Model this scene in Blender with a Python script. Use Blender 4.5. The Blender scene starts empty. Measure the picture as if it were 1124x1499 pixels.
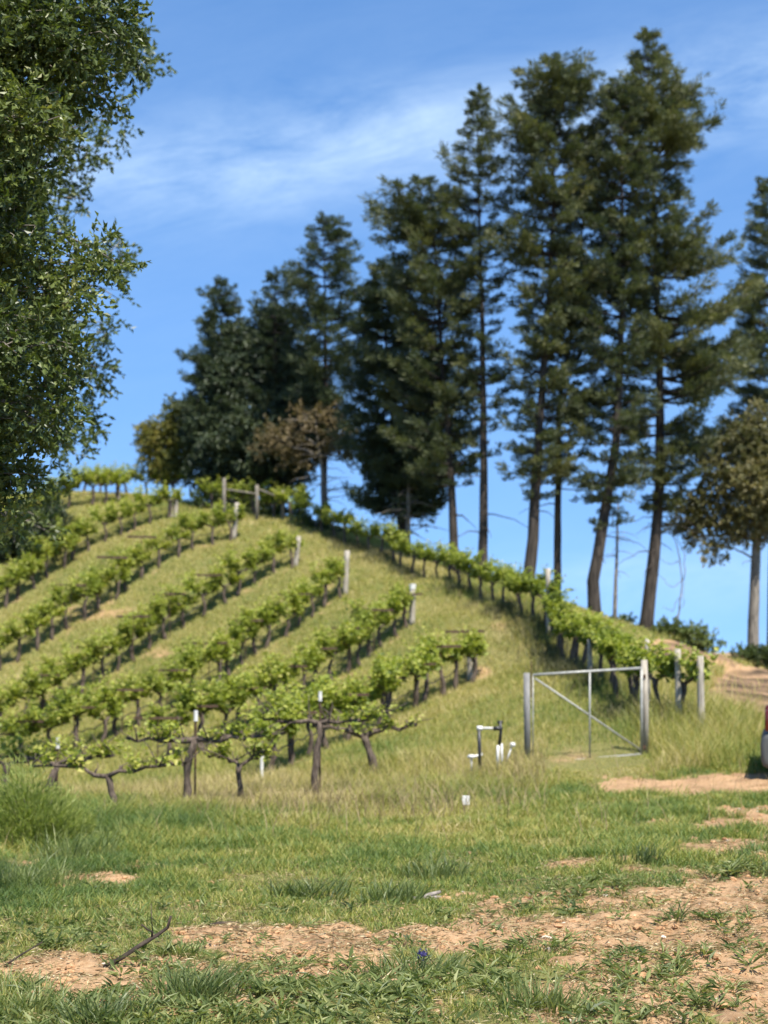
import bpy, bmesh, math, random
import numpy as np
from mathutils import Vector

random.seed(7)
RNG = np.random.default_rng(11)
S = bpy.context.scene
COL = S.collection

# ------------------------------------------------------------------ camera model
F = 2200.0                       # focal length in photo pixels (1124 x 1499)
CX, CY = 562.0, 749.5
HORIZON = 949.0
PITCH = math.atan((HORIZON - CY) / F)
CAM_H = 1.55
ct, st = math.cos(PITCH), math.sin(PITCH)


def at(px, py, D):
    """World point seen at photo position (px, py) at a distance D in front of the camera."""
    u = (px - CX) / F
    v = (CY - py) / F
    dx, dy, dz = u, ct - v * st, st + v * ct
    t = D / dy
    return np.array([dx * t, D, CAM_H + dz * t])


def proj(P):
    P = np.asarray(P, float)
    x, y, z = P[..., 0], P[..., 1], P[..., 2] - CAM_H
    d = y * ct + z * st
    d = np.where(d < 0.05, 0.05, d)
    up = -y * st + z * ct
    return CX + F * x / d, CY - F * up / d


# ------------------------------------------------------------------ noise
def _hash(i, j, seed):
    n = (i.astype(np.int64) * 374761393 + j.astype(np.int64) * 668265263 + seed * 1442695) & 0x7fffffff
    n = ((n ^ (n >> 13)) * 1274126177) & 0x7fffffff
    n = n ^ (n >> 16)
    return (n & 0xffff) / 65535.0


def vnoise(x, y, seed=0):
    x = np.asarray(x, float); y = np.asarray(y, float)
    i, j = np.floor(x), np.floor(y)
    fx, fy = x - i, y - j
    fx = fx * fx * (3 - 2 * fx); fy = fy * fy * (3 - 2 * fy)
    a, b = _hash(i, j, seed), _hash(i + 1, j, seed)
    c, d = _hash(i, j + 1, seed), _hash(i + 1, j + 1, seed)
    return (a * (1 - fx) + b * fx) * (1 - fy) + (c * (1 - fx) + d * fx) * fy


def fbm(x, y, seed=0, octv=4):
    s, a, t = 0, 0.5, 0
    for k in range(octv):
        s = s + a * vnoise(x * 2 ** k, y * 2 ** k, seed + k * 17); t += a; a *= 0.55
    return s / t


def sstep(a, b, x):
    t = np.clip((x - a) / (b - a), 0, 1)
    return t * t * (3 - 2 * t)


# ------------------------------------------------------------------ terrain
ROWS = {   # trunks' feet in each hillside row, from the upper end post down
    1: [(690, 998, 32.5), (600, 1040, 29.5), (540, 1072, 27.3), (460, 1105, 25.2), (385, 1138, 23.5)],
    2: [(602, 914, 37), (510, 985, 33.5), (440, 1022, 31.6), (325, 1090, 28.3), (230, 1122, 26.8)],
    3: [(505, 870, 40.5), (377, 957, 36.6), (272, 1030, 33.4), (178, 1075, 31.4), (95, 1105, 30)],
    4: [(437, 826, 44), (245, 936, 40), (130, 1011, 37), (20, 1072, 34.7)],
    5: [(345, 790, 47), (275, 806, 45.6), (206, 849, 44), (103, 918, 41), (20, 972, 38.8)],
    6: [(256, 757, 50), (190, 778, 48.6), (139, 800, 47.2), (60, 852, 44.8), (0, 896, 43)],
    7: [(186, 735, 53), (100, 745, 51), (20, 792, 48.4)],
}
RROW = [(1012, 1066, 23.6), (945, 1052, 25), (865, 985, 29), (803, 917, 34), (735, 880, 37.4), (660, 848, 40.5), (560, 812, 44.5), (470, 780, 48)]
PTS = []
for r in ROWS.values():
    PTS += [at(*q) for q in r]
PTS += [at(*q) for q in RROW]
for q in [(850, 1104, 22.3), (772, 1112, 21.6), (945, 1103, 22), (800, 1030, 27), (740, 945, 34), (680, 893, 38), (600, 853, 41.5), (520, 818, 44.5), (450, 783, 47.5),
          (868, 906, 43), (943, 934, 44), (1060, 964, 46), (1115, 978, 45), (708, 858, 44), (770, 884, 43), (1124, 1000, 34), (1124, 1060, 26), (1060, 1030, 27),
          (330, 748, 54), (475, 768, 51), (560, 800, 48.5), (230, 728, 55), (100, 722, 55), (1124, 1130, 19.3), (1040, 962, 41), (1124, 988, 38), (1000, 958, 42.5), (1124, 980, 50), (1060, 1000, 33)]:
    PTS.append(at(*q))
for p in [(-4, 17, -.4), (-2, 19, -.42), (0, 20, -.38), (2, 18.5, -.2), (-1, 13, -.2), (-3, 12, -.22), (1.5, 12, -.1), (3, 12, -.02), (0, 9, -.08), (-2, 8, -.08),
          (2, 8, 0.0), (0, 6, 0), (-2, 5, 0), (2, 5, 0), (0, 2, 0), (-6, 6, 0), (6, 6, 0.05), (0, -6, 0), (-12, -6, 0), (12, -6, 0), (4.5, 16, -.1), (8, 16, -.1), (3.4, 16.8, -.12),
          (-8, 14, -.3), (9, 22, 0.1), (14, 14, 0), (14, 24, .3), (13, 36, .75), (16, 48, .5), (24, 30, 0.6), (24, 8, 0), (-14, 10, -.2), (-22, 20, -.2), (-14, 24, -.35), (-20, 36, 2.2),
          (-16, 47, 5.6), (-26, 52, 6), (-26, 8, 0), (-10, 32, -.6), (-13, 40, 2.2)]:
    PTS.append(np.array(p, float))
for x in np.linspace(-32, 32, 9):
    PTS.append(np.array([x, 78, -1.5 + (2.5 if x < -8 else 0)])); PTS.append(np.array([x, 96, -7.0])); PTS.append(np.array([x, -25, 0.0]))
    PTS.append(np.array([x, 66, 0.4 if x > 0 else 3.2]))
PTS = np.array(PTS)


def _tps(r2):
    return np.where(r2 > 1e-9, 0.5 * r2 * np.log(np.maximum(r2, 1e-9)), 0.0)


_n = len(PTS)
_K = _tps(((PTS[:, None, :2] - PTS[None, :, :2]) ** 2).sum(-1)) + np.eye(_n) * 0.6
_P = np.c_[np.ones(_n), PTS[:, :2]]
_A = np.zeros((_n + 3, _n + 3)); _A[:_n, :_n] = _K; _A[:_n, _n:] = _P; _A[_n:, :_n] = _P.T
_W = np.linalg.solve(_A, np.r_[PTS[:, 2], 0, 0, 0])


def height(x, y):
    x = np.asarray(x, float); y = np.asarray(y, float)
    xs, ys = np.clip(x, -32, 32).ravel(), np.clip(y, -25, 96).ravel()
    out = np.empty(xs.shape)
    for a in range(0, len(xs), 40000):
        X, Y = xs[a:a + 40000], ys[a:a + 40000]
        r2 = (X[:, None] - PTS[None, :, 0]) ** 2 + (Y[:, None] - PTS[None, :, 1]) ** 2
        out[a:a + 40000] = _tps(r2) @ _W[:_n] + _W[_n] + _W[_n + 1] * X + _W[_n + 2] * Y
    out = out.reshape(x.shape)
    bump = (fbm(x * 1.3, y * 1.3, 3, 3) - .5) * .10 + (fbm(x * 5, y * 5, 9, 2) - .5) * .045
    bk = np.clip(1.3 - np.sqrt(((x - 8.2) / 2.8) ** 2 + ((y - 35) / 7.5) ** 2), 0, 1)
    return out + bump + bk * ((fbm(x * .4 + 3, y * 1.15, 61, 4) - .5) * 1.1 - .1)


def ground(px, py, D):
    p = at(px, py, D)
    p[2] = float(height(p[0], p[1]))
    return p


def hit(px, py, lo=4.0, hi=62.0):
    """Where the sight line through a photo position meets the terrain."""
    D = np.linspace(lo, hi, 1200)
    u = (px - CX) / F; v = (CY - py) / F
    dy = ct - v * st
    X = u / dy * D; Z = CAM_H + (st + v * ct) / dy * D
    k = np.nonzero(Z <= height(X, D))[0]
    i = k[0] if len(k) else np.argmin(np.abs(Z - height(X, D)))
    return np.array([X[i], D[i], float(height(X[i], D[i]))])


# what grows where: authored as areas of the real ground
def blob(px, py, cx, cy, rx, ry):
    return np.clip(1.25 - np.sqrt(((px - cx) / rx) ** 2 + ((py - cy) / ry) ** 2), 0, 1)


SOIL = [(1110, 1350, 300, 95, 1.0), (1140, 1205, 150, 30, .8), (900, 1318, 170, 30, .7), (440, 1385, 170, 36, 1.15), (730, 1368, 150, 32, .95), (105, 1418, 130, 26, .95),
        (1010, 1152, 150, 14, 1.4), (1124, 1146, 120, 18, 1.4), (320, 1372, 80, 18, .8), (1060, 1475, 230, 45, .7), (620, 1485, 70, 18, .6), (130, 1288, 70, 12, .5), (1040, 1370, 260, 95, 1.15), (400, 1450, 130, 45, .62), (160, 1440, 170, 50, .8), (330, 1470, 110, 40, .6), (560, 1430, 120, 26, .5), (880, 1470, 160, 40, .6), (700, 1300, 110, 16, .4), (820, 1360, 120, 40, .6), (1060, 1240, 110, 30, .6), (830, 1265, 60, 9, .6), (220, 1460, 60, 20, .6)]
BANK = [(1110, 1015, 75, 42, 1.6), (1060, 950, 130, 18, 1.5), (985, 962, 45, 14, .9)]
HILLSOIL = [(140, 895, 60, 14, .8), (238, 958, 40, 12, .6), (700, 985, 22, 12, 1.0), (835, 1108, 50, 14, .8), (480, 858, 20, 18, .7), (430, 1140, 90, 10, .7), (290, 400, 1, 1, 0), (735, 915, 30, 30, .5), (620, 1100, 80, 18, .35)]


ROWXY = [[at(*q)[:2] for q in r] for r in ROWS.values()]


def soil_mask(x, y, z, loam=False):
    px, py = proj(np.stack([x, y, z], -1))
    near = (y > 3.5) & (y < 19.8)
    n1 = fbm(x * 1.7, y * 1.7, 21, 4); n2 = fbm(x * 6, y * 6, 31, 3)
    s = np.zeros_like(x)
    for cx, cy, rx, ry, w in SOIL:
        s = np.maximum(s, blob(px, py, cx, cy, rx, ry) * w)
    s = sstep(.28, .62, s * 1.08 + (n1 - .5) * 1.2 + (n2 - .5) * 1.0) * near
    far = (y >= 19.8) & (y < 60)
    b = np.zeros_like(x)
    for cx, cy, rx, ry, w in BANK:
        b = np.maximum(b, blob(px, py, cx, cy, rx, ry) * w)
    b = sstep(.3, .6, b + (n1 - .5) * .8) * far; bank = b
    h = np.zeros_like(x)
    for cx, cy, rx, ry, w in HILLSOIL:
        h = np.maximum(h, blob(px, py, cx, cy, rx, ry) * w)
    h = np.clip(h * .8 + (n1 - .5) * 1.0, 0, 1)
    dmin = np.full(x.shape, 9.0)
    for L_ in ROWXY:
        for (ax, ay), (bx, by) in zip(L_[:-1], L_[1:]):
            ex, ey = bx - ax, by - ay
            t_ = np.clip(((x - ax) * ex + (y - ay) * ey) / (ex * ex + ey * ey), 0, 1)
            dmin = np.minimum(dmin, np.hypot(x - ax - t_ * ex, y - ay - t_ * ey))
    h = np.maximum(h, np.exp(-(dmin / .34) ** 2) * np.clip(.05 + 1.3 * (n2 - .25), 0, .8)) * far * .75
    out = np.clip(np.maximum(np.maximum(s, b), h), 0, 1)
    behind = sstep(.5, .62, n1) * (~near & ~far)
    out = np.maximum(out, behind)
    return out + bank if loam else out


# ------------------------------------------------------------------ mesh building
class MB:
    def __init__(self):
        self.v, self.t, self.q, self.c, self.n = [], [], [], [], 0

    def add(self, v, tris=None, quads=None, tint=0.5):
        v = np.asarray(v, float).reshape(-1, 3)
        self.v.append(v)
        if tris is not None and len(tris): self.t.append(np.asarray(tris, np.int64).reshape(-1, 3) + self.n)
        if quads is not None and len(quads): self.q.append(np.asarray(quads, np.int64).reshape(-1, 4) + self.n)
        self.c.append(np.broadcast_to(np.asarray(tint, float), (len(v),)).copy())
        self.n += len(v)
        return self

    def tube(self, path, radii, k=7, tint=.5, cap=True, rough=0.0):
        P = np.asarray(path, float); n = len(P)
        R = np.broadcast_to(np.asarray(radii, float), (n,))
        T = np.gradient(P, axis=0); T /= np.linalg.norm(T, axis=1)[:, None] + 1e-9
        ref = np.array([0, 0, 1.0]) if abs(T[:, 2].mean()) < .8 else np.array([1.0, 0, 0])
        A = np.cross(T, ref); A /= np.linalg.norm(A, axis=1)[:, None] + 1e-9
        B = np.cross(T, A)
        ang = np.arange(k) / k * 2 * math.pi
        rr = R[:, None] * (1 + (RNG.random((n, k)) - .5) * rough)
        V = P[:, None, :] + rr[..., None] * (np.cos(ang)[None, :, None] * A[:, None, :] + np.sin(ang)[None, :, None] * B[:, None, :])
        i = np.arange(n - 1)[:, None] * k; j = np.arange(k)[None, :]; j2 = (j + 1) % k
        Q = np.stack([i + j, i + j2, i + k + j2, i + k + j], -1).reshape(-1, 4)
        V = V.reshape(-1, 3); tr = []
        if cap:
            V = np.r_[V, P[:1], P[-1:]]
            a, b = n * k, n * k + 1
            for s in range(k):
                tr.append((a, (s + 1) % k, s)); tr.append((b, (n - 1) * k + s, (n - 1) * k + (s + 1) % k))
        return self.add(V, tr, Q, tint)

    def box(self, c, s, tint=.5, rz=0.0):
        x, y, z = np.asarray(s) / 2
        v = np.array([(-x, -y, -z), (x, -y, -z), (x, y, -z), (-x, y, -z), (-x, -y, z), (x, -y, z), (x, y, z), (-x, y, z)])
        ca, sa = math.cos(rz), math.sin(rz)
        v = np.c_[v[:, 0] * ca - v[:, 1] * sa, v[:, 0] * sa + v[:, 1] * ca, v[:, 2]] + np.asarray(c)
        return self.add(v, None, [(0, 3, 2, 1), (4, 5, 6, 7), (0, 1, 5, 4), (1, 2, 6, 5), (2, 3, 7, 6), (3, 0, 4, 7)], tint)

    def leaves(self, pos, d, L, W, tint, fold=.25, roll=None):
        """Pointed folded leaves: N of them."""
        N = len(pos)
        d = d / (np.linalg.norm(d, axis=1)[:, None] + 1e-9)
        r = RNG.normal(size=(N, 3)) if roll is None else roll
        s = np.cross(d, r); s /= np.linalg.norm(s, axis=1)[:, None] + 1e-9
        nrm = np.cross(s, d)
        L = np.broadcast_to(L, (N,))[:, None]; W = np.broadcast_to(W, (N,))[:, None]
        a = pos; t = pos + d * L - nrm * L * .12
        l = pos + d * L * .45 + s * W * .5 + nrm * W * fold
        m = pos + d * L * .45 - s * W * .5 + nrm * W * fold
        V = np.stack([a, l, t, m], 1).reshape(-1, 3)
        i = np.arange(N)[:, None] * 4
        T = np.concatenate([i + np.array([0, 2, 1]), i + np.array([0, 3, 2])], 0)
        return self.add(V, T, None, np.repeat(np.broadcast_to(tint, (N,)), 4))

    def blades(self, base, lean, H, W, tint, curve=.5, seg=2):
        """Grass blades: base points, horizontal lean vectors, heights, widths."""
        N = len(base)
        H = np.broadcast_to(H, (N,)); W = np.broadcast_to(W, (N,))
        ang = RNG.random(N) * math.pi * 2
        side = np.stack([np.cos(ang), np.sin(ang), np.zeros(N)], -1)
        rows = []
        for k in range(seg):
            f = k / seg
            c = base + np.stack([lean[:, 0] * f ** (1 + curve), lean[:, 1] * f ** (1 + curve), H * (f - .18 * f * f)], -1)
            w = (W * (1 - .55 * f))[:, None] * .5
            rows += [c - side * w, c + side * w]
        tip = base + np.stack([lean[:, 0], lean[:, 1], H * .82], -1)
        V = np.stack(rows + [tip], 1).reshape(-1, 3)
        m = seg * 2 + 1
        i = np.arange(N)[:, None] * m
        T = []
        for k in range(seg - 1):
            b = 2 * k
            T += [i + np.array([b, b + 1, b + 3]), i + np.array([b, b + 3, b + 2])]
        b = 2 * (seg - 1)
        T.append(i + np.array([b, b + 1, b + 2]))
        return self.add(V, np.concatenate(T, 0), None, np.repeat(np.broadcast_to(tint, (N,)), m))

    def build(self, name, mat, parent=None, smooth=False, loc=None):
        me = bpy.data.meshes.new(name)
        V = np.concatenate(self.v) if self.v else np.zeros((0, 3))
        t = np.concatenate(self.t) if self.t else np.zeros((0, 3), np.int64)
        q = np.concatenate(self.q) if self.q else np.zeros((0, 4), np.int64)
        me.vertices.add(len(V)); me.vertices.foreach_set('co', V.astype(np.float32).ravel())
        loops = np.r_[t.ravel(), q.ravel()]
        me.loops.add(len(loops)); me.loops.foreach_set('vertex_index', loops.astype(np.int32))
        tot = np.r_[np.full(len(t), 3), np.full(len(q), 4)].astype(np.int32)
        start = np.r_[0, np.cumsum(tot)[:-1]].astype(np.int32)
        me.polygons.add(len(tot))
        me.polygons.foreach_set('loop_start', start); me.polygons.foreach_set('loop_total', tot)
        me.polygons.foreach_set('use_smooth', np.full(len(tot), smooth))
        a = me.attributes.new('tint', 'FLOAT', 'POINT')
        a.data.foreach_set('value', np.concatenate(self.c).astype(np.float32))
        me.update(calc_edges=True); me.validate()
        me.materials.append(mat)
        o = bpy.data.objects.new(name, me); COL.objects.link(o)
        if parent is not None: o.parent = parent
        if loc is not None: o.location = loc
        return o


def tag(o, label=None, cat=None, group=None, kind=None):
    if label: o['label'] = label
    if cat: o['category'] = cat
    if group: o['group'] = group
    if kind: o['kind'] = kind
    return o


def thing(name, label, cat, loc, group=None, rz=0.0):
    o = bpy.data.objects.new(name, None); COL.objects.link(o)
    o.empty_display_size = .2
    o.location = [float(c) for c in loc]; o.rotation_euler = (0, 0, rz)
    return tag(o, label, cat, group)


def copy_tree(src, loc, rz=0.0, sc=1.0, label=None, group=None):
    r = src.copy(); COL.objects.link(r)
    r.location = [float(c) for c in loc]; r.rotation_euler = (0, 0, rz); r.scale = (sc, sc, sc)
    if label: r['label'] = label
    if group: r['group'] = group
    for ch in list(src.children):
        c = ch.copy(); COL.objects.link(c); c.parent = r
        for g in list(ch.children):
            e = g.copy(); COL.objects.link(e); e.parent = c
    return r


ORD = 'zeroth first second third fourth fifth sixth seventh eighth ninth tenth eleventh twelfth thirteenth fourteenth fifteenth sixteenth seventeenth eighteenth nineteenth twentieth'.split()
for _a in ('twenty', 'thirty', 'forty', 'fifty'):
    if _a != 'twenty': ORD.append({'thirty': 'thirtieth', 'forty': 'fortieth', 'fifty': 'fiftieth'}[_a])
    ORD += [_a + '-' + w for w in ORD[1:10]]

# ------------------------------------------------------------------ materials
def new_mat(name):
    m = bpy.data.materials.new(name); m.use_nodes = True
    nt = m.node_tree; nt.nodes.clear()
    return m, nt, nt.nodes.new('ShaderNodeOutputMaterial')


def ramp(nt, stops, fac=None):
    r = nt.nodes.new('ShaderNodeValToRGB')
    e = r.color_ramp.elements
    while len(e) < len(stops): e.new(.5)
    for k, (p, c) in enumerate(stops):
        e[k].position = p; e[k].color = (*c, 1)
    if fac is not None: nt.links.new(fac, r.inputs[0])
    return r


def leaf_mat(name, stops, rough=.55, trans=.3, spec=.35, patch=None):
    m, nt, out = new_mat(name)
    at_ = nt.nodes.new('ShaderNodeAttribute'); at_.attribute_name = 'tint'
    oi = nt.nodes.new('ShaderNodeObjectInfo')
    ma = nt.nodes.new('ShaderNodeMath'); ma.operation = 'MULTIPLY_ADD'
    nt.links.new(oi.outputs['Random'], ma.inputs[0]); ma.inputs[1].default_value = .16
    ad = nt.nodes.new('ShaderNodeMath'); ad.operation = 'ADD'; ad.inputs[1].default_value = -.08
    nt.links.new(at_.outputs['Fac'], ad.inputs[0]); nt.links.new(ad.outputs[0], ma.inputs[2])
    r = ramp(nt, stops, ma.outputs[0])
    p = nt.nodes.new('ShaderNodeBsdfPrincipled')
    p.inputs['Roughness'].default_value = rough
    p.inputs['Specular IOR Level'].default_value = spec
    nt.links.new(r.outputs[0], p.inputs['Base Color'])
    tr = nt.nodes.new('ShaderNodeBsdfTranslucent')
    mul = nt.nodes.new('ShaderNodeMix'); mul.data_type = 'RGBA'; mul.blend_type = 'MULTIPLY'; mul.inputs[0].default_value = 1
    nt.links.new(r.outputs[0], mul.inputs[6]); mul.inputs[7].default_value = (1.25, 1.35, .55, 1)
    nt.links.new(mul.outputs[2], tr.inputs[0])
    mx = nt.nodes.new('ShaderNodeMixShader'); mx.inputs[0].default_value = trans
    nt.links.new(p.outputs[0], mx.inputs[1]); nt.links.new(tr.outputs[0], mx.inputs[2])
    nt.links.new(mx.outputs[0], out.inputs[0])
    return m


def solid_mat(name, c1, c2, scale=8.0, stretch=(1, 1, 1), rough=.8, bump=.3, metal=0.0, spec=.3, detail=5):
    m, nt, out = new_mat(name)
    tc = nt.nodes.new('ShaderNodeTexCoord')
    mp = nt.nodes.new('ShaderNodeMapping'); mp.inputs['Scale'].default_value = stretch
    nt.links.new(tc.outputs['Object'], mp.inputs[0])
    n = nt.nodes.new('ShaderNodeTexNoise'); n.inputs['Scale'].default_value = scale; n.inputs['Detail'].default_value = detail
    nt.links.new(mp.outputs[0], n.inputs['Vector'])
    r = ramp(nt, [(.3, c1), (.7, c2)], n.outputs['Fac'])
    p = nt.nodes.new('ShaderNodeBsdfPrincipled')
    p.inputs['Roughness'].default_value = rough; p.inputs['Metallic'].default_value = metal; p.inputs['Specular IOR Level'].default_value = spec
    nt.links.new(r.outputs[0], p.inputs['Base Color'])
    if bump:
        b = nt.nodes.new('ShaderNodeBump'); b.inputs['Strength'].default_value = bump; b.inputs['Distance'].default_value = .02
        nt.links.new(n.outputs['Fac'], b.inputs['Height']); nt.links.new(b.outputs[0], p.inputs['Normal'])
    nt.links.new(p.outputs[0], out.inputs[0])
    return m


M = {}
M['pine'] = leaf_mat('pine_needles', [(0, (.040, .058, .034)), (.45, (.098, .116, .054)), (.8, (.175, .178, .072)), (1, (.23, .21, .09))], .5, .22)
M['fir'] = leaf_mat('dark_fir_needles', [(0, (.024, .040, .026)), (.5, (.056, .078, .042)), (1, (.10, .12, .055))], .5, .2)
M['oakleaf'] = leaf_mat('evergreen_oak_leaves', [(0, (.038, .056, .018)), (.5, (.10, .132, .034)), (.85, (.19, .22, .06)), (1, (.28, .27, .10))], .42, .3, .4)
M['greyleaf'] = leaf_mat('grey_green_leaves', [(0, (.045, .060, .032)), (.6, (.09, .11, .05)), (1, (.15, .16, .07))], .5, .25)
M['yellowleaf'] = leaf_mat('yellow_green_leaves', [(0, (.07, .085, .022)), (.5, (.16, .165, .04)), (1, (.27, .22, .05))], .5, .3)
M['brownleaf'] = leaf_mat('russet_leaves', [(0, (.075, .062, .030)), (.5, (.14, .11, .05)), (1, (.22, .16, .08))], .6, .25)
M['oliveleaf'] = leaf_mat('olive_brown_leaves', [(0, (.06, .07, .028)), (.5, (.17, .158, .062)), (1, (.32, .265, .12))], .5, .25)
M['vineleaf'] = leaf_mat('grape_leaves', [(0, (.085, .115, .022)), (.4, (.22, .27, .048)), (.75, (.35, .375, .065)), (1, (.45, .42, .11))], .5, .38)
M['grass'] = leaf_mat('meadow_grass', [(0, (.055, .10, .026)), (.3, (.135, .20, .048)), (.55, (.27, .285, .062)), (.75, (.41, .345, .105)), (1, (.55, .45, .24))], .55, .35)
M['brush'] = leaf_mat('dull_brush', [(0, (.035, .045, .018)), (.4, (.085, .088, .036)), (.7, (.16, .135, .065)), (1, (.28, .23, .12))], .6, .25)
M['weed'] = leaf_mat('weed_leaves', [(0, (.06, .088, .03)), (.5, (.155, .195, .062)), (1, (.33, .34, .14))], .5, .35, .35)
M['tuft'] = leaf_mat('tuft_blades', [(0, (.065, .095, .034)), (.5, (.17, .21, .07)), (1, (.34, .35, .13))], .45, .4, .4)
M['bushleaf'] = leaf_mat('bush_leaves', [(0, (.04, .06, .02)), (.5, (.095, .13, .035)), (1, (.17, .20, .055))], .5, .25)
M['shrubleaf'] = leaf_mat('feathery_shrub_stems', [(0, (.11, .15, .04)), (.5, (.29, .34, .085)), (1, (.46, .46, .18))], .5, .42)
M['straw'] = leaf_mat('dry_straw', [(0, (.10, .075, .04)), (.4, (.34, .25, .13)), (.7, (.48, .38, .22)), (1, (.66, .57, .38))], .6, .2)
M['petal'] = leaf_mat('violet_petals', [(0, (.06, .05, .20)), (1, (.17, .14, .40))], .5, .3)
M['pinebark'] = solid_mat('pine_bark', (.022, .017, .013), (.085, .068, .054), 5, (3, 3, .5), .9, .8)
M['greybark'] = solid_mat('grey_bark', (.10, .085, .068), (.30, .26, .21), 6, (3, 3, .6), .9, .7)
M['vinebark'] = solid_mat('vine_bark', (.035, .024, .017), (.17, .13, .10), 14, (3, 3, .7), .95, .9)
M['deadwood'] = solid_mat('dead_wood', (.13, .11, .095), (.33, .29, .25), 10, (3, 3, .7), .9, .5)
M['twig'] = solid_mat('dark_twig', (.022, .016, .012), (.075, .055, .04), 20, (1, 1, 1), .9, .6)
M['postwood'] = solid_mat('weathered_post_wood', (.22, .19, .15), (.48, .43, .35), 9, (5, 5, .5), .9, .6)
M['fencewood'] = solid_mat('old_fence_wood', (.10, .088, .07), (.26, .23, .185), 9, (5, 5, .5), .9, .6)
M['greypost'] = solid_mat('grey_gate_post', (.12, .12, .115), (.26, .25, .235), 12, (3, 3, .6), .7, .3)
M['rust'] = solid_mat('rusted_steel', (.05, .028, .018), (.115, .07, .045), 18, (1, 1, 1), .8, .4)
M['galv'] = solid_mat('galvanised_steel', (.26, .26, .235), (.42, .41, .37), 14, (1, 1, 1), .5, .1, .25)
M['pvc'] = solid_mat('white_plastic', (.50, .48, .43), (.76, .74, .69), 22, (1, 1, 1), .4, .03, 0, .5)
M['blackpipe'] = solid_mat('black_plastic', (.012, .012, .012), (.035, .034, .032), 12, (1, 1, 1), .45, .05, 0, .5)
M['clod'] = solid_mat('soil_clods', (.30, .155, .07), (.52, .31, .16), 30, (1, 1, 1), .95, .7)
M['stone'] = solid_mat('pale_stones', (.42, .34, .26), (.66, .58, .48), 25, (1, 1, 1), .9, .5)

# ground: orange clay and thatch, mixed by where grass grows
def ground_mat():
    m, nt, out = new_mat('ground_soil')
    L = nt.links.new
    tc = nt.nodes.new('ShaderNodeTexCoord')
    a = nt.nodes.new('ShaderNodeAttribute'); a.attribute_name = 'tint'

    def noise(scale, detail, rough=.6):
        n = nt.nodes.new('ShaderNodeTexNoise'); n.inputs['Scale'].default_value = scale; n.inputs['Detail'].default_value = detail
        n.inputs['Roughness'].default_value = rough
        L(tc.outputs['Object'], n.inputs['Vector']); return n
    n1, n2, n3 = noise(2.3, 8), noise(24, 6, .7), noise(90, 4)
    soil = ramp(nt, [(.25, (.26, .135, .062)), (.5, (.42, .272, .150)), (.72, (.52, .36, .22)), (.9, (.60, .47, .33))], n2.outputs['Fac'])
    big = ramp(nt, [(.34, (.60, .57, .55)), (.52, (.92, .90, .88)), (.72, (1.08, 1.04, 1.0))], n1.outputs['Fac'])
    mu = nt.nodes.new('ShaderNodeMix'); mu.data_type = 'RGBA'; mu.blend_type = 'MULTIPLY'; mu.inputs[0].default_value = 1
    L(soil.outputs[0], mu.inputs[6]); L(big.outputs[0], mu.inputs[7])
    th = ramp(nt, [(.3, (.085, .088, .028)), (.5, (.16, .155, .050)), (.75, (.29, .235, .10))], n2.outputs['Fac'])
    # darker loam on the cut bank
    mpb = nt.nodes.new('ShaderNodeMapping'); mpb.inputs['Scale'].default_value = (.35, 1.6, 3.0); L(tc.outputs['Object'], mpb.inputs[0])
    nb = nt.nodes.new('ShaderNodeTexNoise'); nb.inputs['Scale'].default_value = 1.6; nb.inputs['Detail'].default_value = 7; nb.inputs['Roughness'].default_value = .65; L(mpb.outputs[0], nb.inputs['Vector'])
    lo = ramp(nt, [(.36, (.055, .040, .026)), (.5, (.15, .10, .06)), (.62, (.30, .19, .11)), (.8, (.42, .28, .17))], nb.outputs['Fac'])
    sub = nt.nodes.new('ShaderNodeMath'); sub.operation = 'SUBTRACT'; sub.use_clamp = True; L(a.outputs['Fac'], sub.inputs[0]); sub.inputs[1].default_value = 1.0
    ml = nt.nodes.new('ShaderNodeMix'); ml.data_type = 'RGBA'; L(sub.outputs[0], ml.inputs[0]); L(mu.outputs[2], ml.inputs[6]); L(lo.outputs[0], ml.inputs[7]); mu = ml
    # ragged border
    ms = nt.nodes.new('ShaderNodeMath'); ms.operation = 'MULTIPLY_ADD'
    L(n2.outputs['Fac'], ms.inputs[0]); ms.inputs[1].default_value = .7
    L(a.outputs['Fac'], ms.inputs[2])
    rg = ramp(nt, [(.62, (0, 0, 0)), (.95, (1, 1, 1))], ms.outputs[0])
    mx = nt.nodes.new('ShaderNodeMix'); mx.data_type = 'RGBA'
    L(rg.outputs[0], mx.inputs[0]); L(th.outputs[0], mx.inputs[6]); L(mu.outputs[2], mx.inputs[7])
    p = nt.nodes.new('ShaderNodeBsdfPrincipled'); p.inputs['Roughness'].default_value = .95; p.inputs['Specular IOR Level'].default_value = .1
    L(mx.outputs[2], p.inputs['Base Color'])
    b1 = nt.nodes.new('ShaderNodeBump'); b1.inputs['Strength'].default_value = .8; b1.inputs['Distance'].default_value = .025
    L(n2.outputs['Fac'], b1.inputs['Height'])
    b2 = nt.nodes.new('ShaderNodeBump'); b2.inputs['Strength'].default_value = .6; b2.inputs['Distance'].default_value = .008
    L(n3.outputs['Fac'], b2.inputs['Height']); L(b1.outputs[0], b2.inputs['Normal']); L(b2.outputs[0], p.inputs['Normal'])
    L(p.outputs[0], out.inputs[0])
    return m


M['ground'] = ground_mat()


def axis(knots):
    out = []
    for (a, b, s) in knots:
        out.append(np.linspace(a, b, max(2, int(round((b - a) / s))), endpoint=False))
    return np.r_[np.concatenate(out), knots[-1][1]]


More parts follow.
